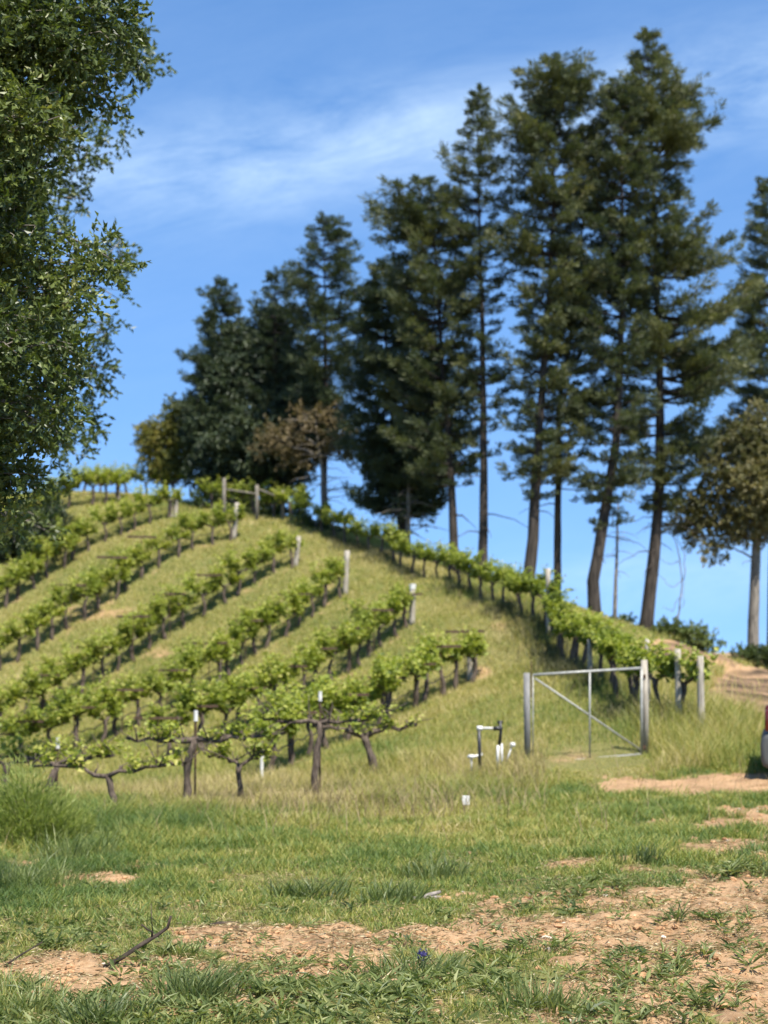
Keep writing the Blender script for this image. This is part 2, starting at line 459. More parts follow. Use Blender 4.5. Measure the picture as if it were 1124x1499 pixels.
gx = axis([(-2500, -400, 300), (-400, -60, 40), (-60, -16, 4), (-16, -5, .35), (-5, 5, .05), (5, 16, .35), (16, 60, 4), (60, 400, 40), (400, 2500, 300)])
gy = axis([(-600, -40, 60), (-40, 0, 5), (0, 5, .25), (5, 10, .035), (10, 18, .07), (18, 30, .2), (30, 62, .35), (62, 100, 3), (100, 400, 30), (400, 3000, 200)])
GX, GY = np.meshgrid(gx, gy)
GZ = height(GX, GY)
SM = soil_mask(GX, GY, GZ); SL = soil_mask(GX, GY, GZ, True)
fine = sstep(22, 10, GY) * (GY > 3) * (np.abs(GX) < 6)
GZ2 = GZ + fine * SM * ((fbm(GX * 13, GY * 13, 51, 3) - .5) * .085)
gb = MB()
ny, nx = GX.shape
ii = np.arange(ny - 1)[:, None] * nx + np.arange(nx - 1)[None, :]
gb.add(np.stack([GX, GY, GZ2], -1).reshape(-1, 3), None, np.stack([ii, ii + 1, ii + nx + 1, ii + nx], -1).reshape(-1, 4), SL.ravel())
tag(gb.build('ground', M['ground'], None, True), 'orange clay ground rising to a steep vineyard hill', 'ground', None, 'structure')

# ------------------------------------------------------------------ grass
def scatter(n, y0, y1, power, margin):
    """Points on the ground fan in front of the camera."""
    r = RNG.random(n)
    D = (y0 ** power + r * (y1 ** power - y0 ** power)) ** (1 / power)
    half = .262 * D + margin
    return (RNG.random(n) * 2 - 1) * half, D


def flank(n, y0, y1, inner, width):
    """Points on the ground to either side of that fan."""
    D = y0 + (y1 - y0) * RNG.random(n)
    return np.where(RNG.random(n) < .5, -1, 1) * (.262 * D + inner + width * RNG.random(n)), D


def grass_fields(x, y, z):
    px, py = proj(np.stack([x, y, z], -1))
    dry = .35 + (fbm(x * .9, y * .9, 71, 3) - .5) * .7
    dry += .42 * blob(px, py, 430, 1180, 360, 28) + .36 * blob(px, py, 820, 1140, 190, 30) + (fbm(x * 4, y * 4, 77, 2) - .5) * .45
    dry += .10 * blob(px, py, 620, 1225, 420, 40) - .10 * blob(px, py, 200, 1290, 260, 50)
    hgt = np.ones_like(x)
    hgt += 1.6 * blob(px, py, 150, 1200, 320, 40) + 1.2 * blob(px, py, 560, 1165, 330, 24) + -.1 * blob(px, py, 870, 1130, 160, 26)
    hgt -= .35 * blob(px, py, 700, 1290, 500, 40)
    return dry, hgt


# near meadow
n = 560000
x, y = scatter(n, 4.6, 20.5, 1.25, .7)
x2, y2 = flank(330000, 4.6, 20.5, .7, 3.2); x, y = np.r_[x, x2], np.r_[y, y2]; n = len(x)
z = height(x, y)
sm = soil_mask(x, y, z)
cl = fbm(x * 3.1, y * 3.1, 81, 3)
keep = RNG.random(n) < np.clip(1.03 - sm * 1.12, .012, 1) * np.clip(.30 + 1.7 * (cl - .30), .08, 1) * np.clip(1 - 1.0 * sstep(11, 8.0, y) * sstep(.38, .60, fbm(x * 7, y * 7, 83, 2)), .24, 1)
x, y, z, sm, cl = x[keep], y[keep], z[keep], sm[keep], cl[keep]
dry, hg = grass_fields(x, y, z)
N = len(x)
nearf = sstep(11.5, 8.0, y)
gpx, gpy = proj(np.stack([x, y, z], -1))
hg = hg * (1 - .6 * np.clip(2 * blob(gpx, gpy, 880, 1122, 90, 26), 0, 1))
H = (.055 + .075 * RNG.random(N) ** 1.5) * hg * (1 - .42 * nearf) * (.6 + .8 * cl) * np.where(sm > .5, .6, 1)
ang = RNG.random(N) * 6.283
ln = H * (.25 + .75 * RNG.random(N))
lean = np.stack([np.cos(ang) * ln + H * .05, np.sin(ang) * ln], -1)
gm = MB()
gm.blades(np.stack([x, y, z - .01], -1), lean, H, (.0040 + .003 * RNG.random(N)) * (y / 8) ** .6, np.clip(dry + .05 * nearf + RNG.normal(0, .17 + .06 * nearf, N), 0.02, 1), .5, 3)
tag(gm.build('grass', M['grass']), 'short green grass covering the meadow in front of the vines', 'grass', None, 'stuff')

# hillside grass
n = 420000
x, y = scatter(n, 19.5, 60, 1.15, 1.5)
x2, y2 = flank(150000, 19.5, 55, 1.5, 4); x, y = np.r_[x, x2], np.r_[y, y2]; n = len(x)
z = height(x, y)
sm = soil_mask(x, y, z)
px, py = proj(np.stack([x, y, z], -1))
keep = RNG.random(n) < np.clip(1.05 - sm * 1.15, .02, 1)
x, y, z, px, py = x[keep], y[keep], z[keep], px[keep], py[keep]
N = len(x)
dry = .67 + (fbm(x * .55, y * .55, 91, 4) - .5) * .75 + (fbm(x * 2.5, y * 2.5, 92, 2) - .5) * .35 + .12 * blob(px, py, 560, 840, 200, 60)
tallr = sstep(0, .7, blob(px, py, 1020, 1060, 110, 80))
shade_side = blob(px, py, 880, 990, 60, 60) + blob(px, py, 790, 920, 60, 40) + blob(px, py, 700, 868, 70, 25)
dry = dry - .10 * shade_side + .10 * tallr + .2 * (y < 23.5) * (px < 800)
hg = 1 + 2.7 * tallr + .8 * np.clip(shade_side, 0, 1) + 1.0 * (y < 23) * (px < 780)
H = (.07 + .13 * RNG.random(N) ** 1.4) * hg * (1 - .75 * np.clip(2 * blob(px, py, 880, 1112, 85, 24), 0, 1))
ang = RNG.random(N) * 6.283
ln = H * (.2 + .6 * RNG.random(N))
gm = MB()
gm.blades(np.stack([x, y, z - .015], -1), np.stack([np.cos(ang) * ln, np.sin(ang) * ln], -1), H, (.007 + .006 * RNG.random(N)) * (y / 24), np.clip(dry + RNG.normal(0, .14, N), .02, 1), .5, 2)
tag(gm.build('hillside_grass', M['grass']), 'yellow green spring grass between the vineyard rows on the slope', 'grass', None, 'stuff')

# undergrowth along the hedge row
n = 26000
RP = np.array([at(*q)[:2] for q in RROW])
RL = np.r_[0, np.cumsum(np.linalg.norm(np.diff(RP, axis=0), axis=1))]
sl_ = RNG.random(n) ** 1.15 * RL[-1]
x = np.interp(sl_, RL, RP[:, 0]) + RNG.normal(-.18, .30, n); y = np.interp(sl_, RL, RP[:, 1]) + RNG.normal(0, .3, n)
keep = RNG.random(n) < np.clip(2.2 * (fbm(x * 1.4, y * 1.4, 99, 2) - .28), .05, 1)
x, y, sl_ = x[keep], y[keep], sl_[keep]; N = len(x); z = height(x, y)
H = (.16 + .34 * RNG.random(N) ** 1.3) * (1 - .35 * sl_ / RL[-1]); ang = RNG.random(N) * 6.283; ln = H * (.2 + .6 * RNG.random(N))
gm = MB()
gm.blades(np.stack([x, y, z - .01], -1), np.stack([np.cos(ang) * ln, np.sin(ang) * ln], -1), H, .009 + .007 * RNG.random(N), np.clip(RNG.normal(.33, .2, N) + .3 * (fbm(x * 2, y * 2, 97, 2) - .4), 0, 1), .5, 2)
tag(gm.build('undergrowth', M['brush']), 'dull brown green weeds crowding the foot of the hedge row', 'weeds', None, 'stuff')

# dry seed stalks
n = 22000
x, y = scatter(n, 13.5, 23, 1.3, .7)
z = height(x, y); px, py = proj(np.stack([x, y, z], -1))
pr = (px < 800) * np.maximum.reduce([blob(px, py, 420, 1180, 360, 30), blob(px, py, 820, 1140, 200, 30), .8 * blob(px, py, 1030, 1110, 120, 40)])
keep = RNG.random(n) < pr * .8 + .03
x, y, z = x[keep], y[keep], z[keep]; N = len(x)
H = .22 + .26 * RNG.random(N); ang = RNG.random(N) * 6.283; ln = H * (.15 + .6 * RNG.random(N))
gm = MB()
gm.blades(np.stack([x, y, z - .01], -1), np.stack([np.cos(ang) * ln, np.sin(ang) * ln], -1), H, .005 + .004 * RNG.random(N), .05 + .6 * RNG.random(N), .6, 2)
tag(gm.build('dry_stalks', M['straw']), 'dry tan seed stalks standing along the foot of the vines', 'dry grass', None, 'stuff')

# straw litter lying on the clay
n = 130000
x, y = scatter(n, 5, 12.5, 1.1, .5)
z = height(x, y); sm = soil_mask(x, y, z)
keep = RNG.random(n) < (.34 + .66 * sm) * np.clip(.2 + 2.2 * (fbm(x * 5, y * 5, 87, 2) - .35), .1, 1)
x, y, z = x[keep], y[keep], z[keep]; N = len(x)
ang = RNG.random(N) * 6.283
d = np.stack([np.cos(ang), np.sin(ang), RNG.normal(.06, .16, N)], -1)
gm = MB()
roll = np.stack([RNG.normal(0, .5, N), RNG.normal(0, .5, N), np.ones(N)], -1)
gm.leaves(np.stack([x, y, z + .008 + .012 * RNG.random(N)], -1), d, .018 + .07 * RNG.random(N) ** 2.4, .003 + .006 * RNG.random(N), np.clip(RNG.normal(.40, .32, N), 0, 1), .1, roll)
tag(gm.build('straw_litter', M['straw']), 'broken straw and dry leaf bits strewn over the bare clay', 'litter', None, 'stuff')

# small curled weeds
n = 5200
x, y = scatter(n, 5, 11, 1.1, .4)
cl = fbm(x * 2.2, y * 2.2, 95, 3)
keep = RNG.random(n) < sstep(.34, .62, cl) * (.3 + .7 * sstep(8.4, 7.0, y)) * np.where(x > .5, .55, 1)
x, y = x[keep], y[keep]; z = height(x, y); m = 10; N = len(x)
aa = RNG.random((N, m)) * 6.283; el = RNG.random((N, m)) ** 1.3 * 1.1 + .03
d = np.stack([np.cos(aa), np.sin(aa), el], -1).reshape(-1, 3)
c = np.repeat(np.stack([x, y, z], -1), m, 0)
c = c + np.stack([RNG.normal(0, .02, N * m), RNG.normal(0, .02, N * m), .004 + .035 * RNG.random(N * m)], -1)
sz = np.repeat(.55 + .9 * RNG.random(N), m)
gm = MB()
gm.leaves(c, d, (.025 + .05 * RNG.random(N * m)) * sz, (.007 + .010 * RNG.random(N * m)) * sz, np.clip(np.repeat(RNG.normal(.5, .18, N), m) + RNG.normal(0, .14, N * m), 0, 1), .2,
          np.stack([RNG.normal(0, .6, N * m), RNG.normal(0, .6, N * m), np.ones(N * m)], -1))
tag(gm.build('ground_weeds', M['weed']), 'small curled green weeds dotted over the clay and thin grass', 'weeds', None, 'stuff')

# clods
def clods(n, mat, name, label, cat, smin, smax, pw, zoff=0.2):
    x, y = scatter(n, 5, 17, 1.1, .5)
    z = height(x, y); sm = soil_mask(x, y, z)
    keep = RNG.random(n) < (.03 + sm)
    x, y, z = x[keep], y[keep], z[keep]; N = len(x)
    bm = bmesh.new(); bmesh.ops.create_icosphere(bm, subdivisions=1, radius=1)
    bv = np.array([v.co[:] for v in bm.verts]); bf = np.array([[v.index for v in f.verts] for f in bm.faces]); bm.free()
    s = smin + (smax - smin) * RNG.random(N) ** pw
    k = len(bv)
    V = bv[None] * (1 + RNG.normal(0, .2, (N, k, 1))) * s[:, None, None] * np.stack([1 + .5 * RNG.random(N), 1 + .5 * RNG.random(N), .55 + .3 * RNG.random(N)], -1)[:, None, :]
    V += np.stack([x, y, z + s * zoff], -1)[:, None, :]
    T = (bf[None] + (np.arange(N) * k)[:, None, None]).reshape(-1, 3)
    g = MB(); g.add(V.reshape(-1, 3), T, None, np.repeat(RNG.random(N), k))
    tag(g.build(name, mat), label, cat, None, 'stuff')


clods(16000, M['clod'], 'soil_clods', 'crumbled orange clay clods on the bare patches', 'soil', .003, .024, 4.5)
clods(420, M['stone'], 'pale_pebbles', 'small pale pebbles scattered through the clay', 'pebbles', .005, .017, 2.5, .4)

# ------------------------------------------------------------------ weed tufts and other small things in the meadow
def tuft(name, label, cat, px, py, spread, n, H, W, tint, mat='tuft', flat=.6, group=None, part='leaves', seg=3, curve=.5, windx=.1):
    b = hit(px, py, 4.5, 30)
    t = thing(name, label, cat, b, group)
    g = MB()
    spread *= 1.25; n = int(n * .62)
    r = spread * RNG.random(n) ** .7; a = RNG.random(n) * 6.283
    o = np.stack([r * np.cos(a), r * np.sin(a) * .8], -1)
    zz = height(b[0] + o[:, 0], b[1] + o[:, 1]) - b[2]
    h = H * (.45 + .65 * RNG.random(n)); aa = a + RNG.normal(0, 1.2, n)
    ln = h * (flat * (.3 + .9 * RNG.random(n)))
    g.blades(np.c_[o, zz - .008], np.stack([np.cos(aa) * ln + h * windx, np.sin(aa) * ln], -1), h * (1.15 - .45 * flat * RNG.random(n)), W * (.7 + .6 * RNG.random(n)), np.clip(tint + RNG.normal(0, .16, n), 0, 1), curve, seg)
    tag(g.build(part, M[mat], t))
    return t


def broad_weed(label, px, py, spread, nplants, L, W, tint, H=.05, group='low broad leaved weeds in the clay'):
    b = hit(px, py, 4.5, 30)
    t = thing('weed_plant', label, 'weed', b, group)
    g = MB()
    for k in range(int(nplants * .68)):
        r = 1.7 * spread * RNG.random() ** .8; a = RNG.random() * 6.283; ps_ = .45 + .75 * RNG.random()
        cx, cy = r * math.cos(a), r * math.sin(a) * .8
        cz = float(height(b[0] + cx, b[1] + cy)) - b[2]
        m = int(10 + RNG.random() * 12)
        aa = RNG.random(m) * 6.283; el = RNG.random(m) * .9 + .05
        d = np.stack([np.cos(aa), np.sin(aa), el], -1)
        pos = np.stack([cx + np.cos(aa) * .01, cy + np.sin(aa) * .01, cz + H * RNG.random(m) * .8], -1)
        g.leaves(pos, d, ps_ * L * (.4 + .8 * RNG.random(m)), ps_ * W * (.45 + .5 * RNG.random(m)), np.clip(tint + .1 + RNG.normal(0, .24, m), 0, 1), .2,
                 np.stack([RNG.normal(0, .35, m), RNG.normal(0, .35, m), np.ones(m)], -1))
    g.build('leaves', M['weed'], t)
    return t


GT = 'grass tufts standing out of the meadow'
tuft('grass_tuft', 'broad dark blue green grass tuft in the middle of the meadow', 'grass tuft', 450, 1312, .22, 420, .19, .009, .30, flat=1.0, group=GT)
tuft('grass_tuft', 'upright dark grass tuft just left of the pile of dry sticks', 'grass tuft', 572, 1322, .17, 380, .20, .009, .32, flat=.7, group=GT)
tuft('grass_tuft', 'green grass tuft behind the pile of dry sticks', 'grass tuft', 640, 1288, .22, 380, .21, .009, .36, flat=.7, group=GT)
tuft('grass_tuft', 'spiky blue green grass clump on the edge of the bare clay', 'grass tuft', 945, 1266, .08, 130, .21, .010, .22, flat=.45, group=GT)
tuft('grass_tuft', 'thin upright grass clump beside the spiky blue green one', 'grass tuft', 908, 1266, .035, 34, .16, .009, .25, flat=.4, group=GT)
tuft('grass_tuft', 'tall bright grass tuft at the left edge below the feathery shrub', 'grass tuft', 30, 1298, .38, 700, .27, .008, .5, flat=.75, group=GT, windx=.12)
tuft('grass_tuft', 'tall grass leaning right beside the feathery shrub', 'grass tuft', 105, 1262, .30, 420, .38, .008, .55, flat=.6, group=GT, windx=.15)
tuft('grass_tuft', 'small star shaped grass tuft alone on bare clay', 'grass tuft', 992, 1348, .05, 60, .14, .013, .28, flat=1.2, group=GT)
tuft('grass_tuft', 'lush dark tuft around the violet flower', 'grass tuft', 605, 1432, .20, 520, .15, .009, .30, flat=1.0, group=GT)
tuft('grass_tuft', 'dense upright tuft right of the fallen branch', 'grass tuft', 285, 1465, .16, 520, .20, .0085, .40, flat=.7, group=GT)
tuft('grass_tuft', 'bright grass tuft in the bottom left corner', 'grass tuft', 40, 1485, .20, 420, .16, .008, .62, flat=.7, group=GT)
tuft('grass_tuft', 'dark grass tuft below the foot of the fallen branch', 'grass tuft', 150, 1492, .16, 420, .15, .010, .32, flat=.9, group=GT)
tuft('grass_tuft', 'tall bright grass tuft at the bottom right of centre', 'grass tuft', 795, 1480, .15, 420, .19, .008, .52, flat=.6, group=GT)
tuft('grass_tuft', 'low grass tuft beside the twig at the left edge', 'grass tuft', 20, 1452, .12, 160, .13, .008, .5, flat=.8, group=GT)
tuft('grass_tuft', 'short grass tuft touching the tip of the fallen branch', 'grass tuft', 262, 1400, .10, 170, .13, .0085, .42, flat=.9, group=GT)
for k in range(1):
    pass
broad_weed('wide mat of curled green weeds below the violet flower', 560, 1462, .36, 95, .085, .018, .50)
broad_weed('dark leafy weed mat right of the violet flower', 720, 1440, .26, 60, .08, .017, .5)
broad_weed('dark low weeds left of the violet flower', 450, 1450, .22, 40, .08, .016, .35)
broad_weed('leafy green weed patch at the right edge', 1088, 1282, .20, 60, .075, .024, .42, .09)
broad_weed('grey green weeds on the clay beside the star shaped tuft', 1045, 1352, .20, 26, .075, .018, .4)
broad_weed('pair of grey green weeds above the middle of the clay', 850, 1312, .24, 42, .08, .018, .35, .07)
broad_weed('sprawling weeds near the bottom right corner', 970, 1432, .34, 52, .09, .016, .5)
broad_weed('leafy weeds at the bottom edge right of centre', 880, 1482, .24, 44, .08, .018, .45)
broad_weed('weeds at the far right of the bottom edge', 1060, 1478, .25, 34, .08, .018, .48)
broad_weed('weedy patch under the fallen branch', 225, 1432, .15, 30, .075, .018, .55)
broad_weed('curled weeds at the bottom edge left of centre', 350, 1488, .26, 50, .08, .018, .5)
broad_weed('small weed at the end of the thin twig', 82, 1388, .07, 16, .07, .018, .35)
broad_weed('weeds on the sparse clay in front of the dry sticks', 800, 1390, .26, 34, .075, .016, .45)

# violet flower
b = hit(620, 1428, 4.5, 20)
t = thing('wild_flower', 'small violet wild flower in the dark grass tuft', 'flower', b)
g = MB(); g.tube([(0, 0, 0), (.004, 0, .05), (.0, .0, .11)], .0025, 5, .3); g.build('stem', M['weed'], t)
g = MB(); m = 26
dd = RNG.normal(0, 1, (m, 3)); dd[:, 2] = np.abs(dd[:, 2])
g.leaves(np.array([[0, 0, .10]]) + RNG.normal(0, .012, (m, 3)), dd, .028, .013, RNG.random(m)); g.build('petals', M['petal'], t)


def stick(name, label, cat, pts, r, mat, twigs=(), group=None, lift=.012):
    W = []
    for (px, py, D, h) in pts:
        p = at(px, py, D); p[2] = float(height(p[0], p[1])) + h if h is not None else p[2]
        W.append(p)
    W = np.array(W); b = W[0].copy(); b[2] -= lift
    t = thing(name, label, cat, b, group)
    g = MB(); g.tube(W - b, r, 8, .5, True, .25); g.build('stem', M[mat], t, True)
    for tp, tr in twigs:
        Q = np.array([at(*q) for q in tp]); g = MB(); g.tube(Q - b, tr, 6, .5, True, .2); g.build('twig', M[mat], t, True)
    return t


bz = hit(155, 1420, 4.5, 20)
D0 = bz[1]
stick('fallen_branch', 'dark fallen branch lying on the clay with its tip curving up', 'branch',
      [(152, 1422, D0, .01), (178, 1402, D0 + .05, None), (205, 1384, D0 + .1, None), (230, 1369, D0 + .14, None), (245, 1358, D0 + .14, None), (250, 1341, D0 + .12, None)],
      [.011, .012, .011, .010, .008, .006], 'twig', [([(222, 1374, D0 + .13), (223, 1364, D0 + .12), (216, 1361, D0 + .11), (207, 1353, D0 + .1)], [.007, .006, .005, .004]),
                                                     ([(223, 1364, D0 + .12), (222, 1345, D0 + .12), (221, 1322, D0 + .13)], [.003, .0022, .0015])])
b2 = hit(10, 1418, 4.5, 20)
stick('thin_twig', 'thin brown twig lying at the left edge', 'twig', [(6, 1418, b2[1], .012), (30, 1398, b2[1] + .08, None), (62, 1379, b2[1] + .12, None)], [.006, .005, .003], 'twig')
b3 = hit(308, 1358, 4.5, 20)
stick('short_twig', 'short dark twig lying flat behind the bare clay', 'twig', [(306, 1359, b3[1], .012), (322, 1356, b3[1] + .02, .02), (341, 1356, b3[1] + .03, .014)], [.010, .013, .009], 'twig')
# dry stick pile
ps = hit(628, 1322, 4.5, 20)
GS = 'pieces of the dry stick pile'
for lab, p0, p1, r in [('pale broken stick topmost on the pile', (612, 1316, .01), (645, 1298, .07), .013), ('long grey stick lying under the pale broken one', (598, 1318, .012), (664, 1312, .02), .008),
                       ('short white stick at the left end of the pile', (596, 1321, .012), (608, 1315, .02), .012), ('brown stick crossing the pile', (612, 1308, .02), (660, 1306, .03), .010)]:
    a0, a1 = ground(p0[0], p0[1], ps[1]), ground(p1[0], p1[1], ps[1] + .04)
    a0[2] += p0[2]; a1[2] += p1[2]
    mid = (a0 + a1) / 2 + np.array([0, 0, .006])
    g = MB(); g.tube(np.array([a0, mid, a1]) - a0, [r, r * 1.1, r * .8], 7, .5, True, .3)
    tag(g.build('dry_stick', M['deadwood'], None, True, [float(c) for c in a0]), lab, 'stick', GS)
bm = bmesh.new(); bmesh.ops.create_icosphere(bm, subdivisions=2, radius=1)
for v in bm.verts: v.co = Vector((v.co.x * .055, v.co.y * .04, v.co.z * .03)) * (1 + random.uniform(-.12, .12))
me = bpy.data.meshes.new('stone'); bm.to_mesh(me); bm.free(); me.materials.append(M['clod'])
o = bpy.data.objects.new('stone', me); COL.objects.link(o); q = ground(652, 1318, ps[1] + .02); o.location = (q[0], q[1], q[2] + .018)
tag(o, 'orange clay lump beside the pile of dry sticks', 'stone')

# white marker
q = hit(682, 1190, 8, 22)
t = thing('marker_stake', 'small white square marker standing in the green grass', 'marker', q)
s = q[1] / F
g = MB(); g.box((0, 0, .135), (10.5 * s, .012, 13.5 * s)); o = g.build('plate', M['pvc'], t)
bv = o.modifiers.new('bevel', 'BEVEL'); bv.width = .004; bv.segments = 2
g = MB(); g.tube([(0, .009, -.05), (0, .009, .10)], .006, 6); g.build('stake', M['galv'], t)

# ------------------------------------------------------------------ feathery shrub at the left edge
b = hit(38, 1236, 8, 25)
t = thing('feathery_shrub', 'bright green feathery shrub at the left edge in front of the vines', 'shrub', b)
g = MB(); k = 2600
k = 13000
a = RNG.random(k) * 6.283; r = .54 * np.sqrt(RNG.random(k))
o2 = np.stack([r * np.cos(a) * 1.15, r * np.sin(a)], -1)
top = (.60 - .38 * (r / .54) ** 2) * (.42 + 1.05 * fbm(o2[:, 0] * 6 + 3, o2[:, 1] * 6, 55, 2)) * (.8 + .45 * RNG.random(k) ** 3)
hl = top * (1 - .85 * RNG.random(k) ** 1.5)
zz = height(b[0] + o2[:, 0], b[1] + o2[:, 1]) - b[2]
d = np.stack([np.cos(a) * .5, np.sin(a) * .5, np.full(k, .9)], -1) + RNG.normal(0, .38, (k, 3))
g.leaves(np.c_[o2, zz + hl], d, .05 + .07 * RNG.random(k), .006 + .005 * RNG.random(k), np.clip(RNG.normal(.5, .2, k), 0, 1), .1)
g.build('foliage', M['shrubleaf'], t)
g = MB()
for k in range(22):
    a = RNG.random() * 6.283; e = .3 * RNG.random()
    g.tube([(0.05 * math.cos(a), .05 * math.sin(a), -.02), (e * .6 * math.cos(a), e * .6 * math.sin(a), .22), (e * math.cos(a), e * math.sin(a), .45)], [.006, .005, .002], 5)
g.build('stem', M['deadwood'], t)

# ------------------------------------------------------------------ grapevines
def vine_parts(t, seed, trunk_h=.58, r=.036, arm=.5, nshoot=13, leaves=24, shoot=(.22, .46), leafL=.105, lean=0.0, gnarl=1.0, tint=.5, armtilt=.05, canes=0):
    rg = np.random.default_rng(seed)
    n = 7
    zs = np.linspace(-.06, trunk_h, n)
    w = np.cumsum(rg.normal(0, .016 * gnarl, (n, 2)), 0); w -= w[0]
    P = np.c_[w[:, 0] + lean * np.linspace(0, 1, n) ** 1.3, w[:, 1], zs]
    R = r * np.linspace(1.35, .95, n) * (1 + rg.normal(0, .10 * gnarl, n)); R[-1] *= 1.25
    g = MB(); g.tube(P, R, 8, .5, True, .3 * gnarl); g.build('trunk', M['vinebark'], t, True)
    top = P[-1]
    g = MB(); arms = []
    for s in (-1, 1):
        m = 7
        f = np.linspace(0, 1, m)
        A = top + np.c_[s * arm * f, np.cumsum(rg.normal(0, .012 * gnarl, m)), armtilt * np.sin(f * 2.2) + .06 * f + rg.normal(0, .012 * gnarl, m)]
        A[0] = top - np.array([0, 0, .02])
        g.tube(A, r * np.linspace(.85, .42, m) * (1 + rg.normal(0, .12 * gnarl, m)), 7, .5, True, .3 * gnarl); arms.append(A)
        for k in range(5):      # spurs
            q = A[int(1 + rg.random() * (m - 2))]
            g.tube([q, q + np.array([rg.normal(0, .02), rg.normal(0, .025), .05 + .04 * rg.random()])], [r * .4, r * .25], 5)
    for k in range(canes):
        A = arms[k % 2]; q = A[int(1 + rg.random() * (m - 1.01))]; Lc = .12 + .3 * rg.random()
        d = np.array([rg.normal(0, .7), rg.normal(0, .4), .35 + .6 * rg.random()]); fs = np.linspace(0, 1, 5)[:, None]
        g.tube(q + d * Lc * fs + rg.normal(0, .012, (5, 3)) * fs, np.linspace(.011, .004, 5), 5)
    g.build('cordon', M['vinebark'], t, True)
    gl = MB()
    pos, dr, tn, lsz = [], [], [], []
    for k in range(nshoot):
        A = arms[k % 2]; f = (rg.random() ** .7) * (len(A) - 1.001); i = int(f)
        q = A[i] + (A[i + 1] - A[i]) * (f - i)
        Ls = shoot[0] + (shoot[1] - shoot[0]) * rg.random()
        d = np.array([rg.normal(0, .36), rg.normal(0, .32), 1.0]); d /= np.linalg.norm(d)
        bend = np.array([rg.normal(0, .12), rg.normal(0, .14), -.06])
        fs = np.linspace(0, 1, 5)[:, None]
        sp = q + d * Ls * fs + bend * fs ** 2
        gl.tube(sp, np.linspace(.006, .002, 5), 4, .45)
        ff = (rg.random(leaves) ** .8)
        pp = q + d * Ls * ff[:, None] + bend * (ff ** 2)[:, None]
        az = rg.random(leaves) * 6.283
        ld = np.stack([np.cos(az), np.sin(az), rg.normal(.05, .45, leaves)], -1)
        pos.append(pp + ld * .045 * rg.random((leaves, 1))); dr.append(ld)
        lsz.append(1.15 - .55 * ff)
        tn.append(np.clip(tint + .08 + .22 * (ff - .5) + rg.normal(0, .19, leaves) + rg.normal(0, .08), 0, 1))
    pos, dr, tn = np.concatenate(pos), np.concatenate(dr), np.concatenate(tn)
    N = len(pos)
    roll = np.stack([rg.normal(0, .6, N), rg.normal(0, .6, N), np.ones(N)], -1)
    lz = np.concatenate(lsz)
    gl.leaves(pos, dr, lz * leafL * (.6 + .7 * rg.random(N)), lz * leafL * (.6 + .65 * rg.random(N)), tn, .12, roll)
    gl.build('foliage', M['vineleaf'], t)
    return t


GV = 'grapevines in rows on the hillside'
protos, used = [], []
for k in range(9):
    t = thing('grapevine', 'leafy grapevine', 'grapevine', (0, 0, 0), GV)
    vine_parts(t, 100 + k, (.46 + .10 * RNG.random()), .034 + .008 * RNG.random(), .46, 24, 24 + int(8 * RNG.random()), (.16, .66), .095, RNG.normal(0, .05))
    protos.append(t); used.append(False)
for k in range(6):
    t = thing('grapevine', 'leafy grapevine', 'grapevine', (0, 0, 0), GV)
    vine_parts(t, 200 + k, .52 + .12 * RNG.random(), .034 + .008 * RNG.random(), .5, 18, 34, (.24, .58), .095, RNG.normal(0, .05), 1.0, .38)
    protos.append(t); used.append(False)


def place_vine(k, loc, rz, sc, label, group):
    if not used[k]:
        used[k] = True
        o = protos[k]; o.location = [float(c) for c in loc]; o.rotation_euler = (0, 0, rz); o.scale = (sc, sc, sc); o['label'] = label; o['group'] = group
        return o
    return copy_tree(protos[k], loc, rz, sc, label, group)


def walk(pts, step, extra=0.0):
    """Even spacing along a polyline of ground points (x, y)."""
    P = np.array([p[:2] for p in pts])
    if extra:
        d = P[-1] - P[-2]; P = np.r_[P, [P[-1] + d / np.linalg.norm(d) * extra]]
    L = np.r_[0, np.cumsum(np.linalg.norm(np.diff(P, axis=0), axis=1))]
    s = np.arange(step * .45, L[-1], step)
    return np.c_[np.interp(s, L, P[:, 0]), np.interp(s, L, P[:, 1])], P


ROWNAME = {1: 'lowest hillside row', 2: 'second lowest hillside row', 3: 'third lowest hillside row', 4: 'fourth lowest hillside row',
           5: 'third highest hillside row', 6: 'second highest hillside row', 7: 'topmost hillside row'}
SKY = {8: [(268, 724, 54.6), (180, 716, 55.4), (96, 716, 56.4)], 9: [(458, 782, 48.6), (420, 770, 50), (370, 764, 51), (285, 744, 52.5)]}
ROWNAME[8] = 'skyline row above the topmost hillside row'; ROWNAME[9] = 'short crest row behind the brace fence'
rowlines = {}
for r, pts in list(ROWS.items()) + list(SKY.items()):
    W = [at(*q) for q in pts]
    spots, P = walk(W, .70 if r < 8 else .95, 1.2 if 3 <= r < 8 else 0)
    rowlines[r] = P
    for k, (x, y) in enumerate(spots):
        x += RNG.normal(0, .05); y += RNG.normal(0, .05)
        j = min(len(spots) - 1, k + 1); i = max(0, j - 1)
        d = spots[j] - spots[i]; rz = math.atan2(d[1], d[0]) + RNG.normal(0, .06) + (math.pi if RNG.random() < .5 else 0)
        z = float(height(x, y))
        place_vine(int(RNG.random() * 9), (x, y, z), rz, .98 + .24 * RNG.random(), ('grapevine in the %s, %s below the upper end post' if r < 8 else 'grapevine in the %s, %s from its right end') % (ROWNAME[r], ORD[k + 1]), 'grapevines of the ' + ROWNAME[r])
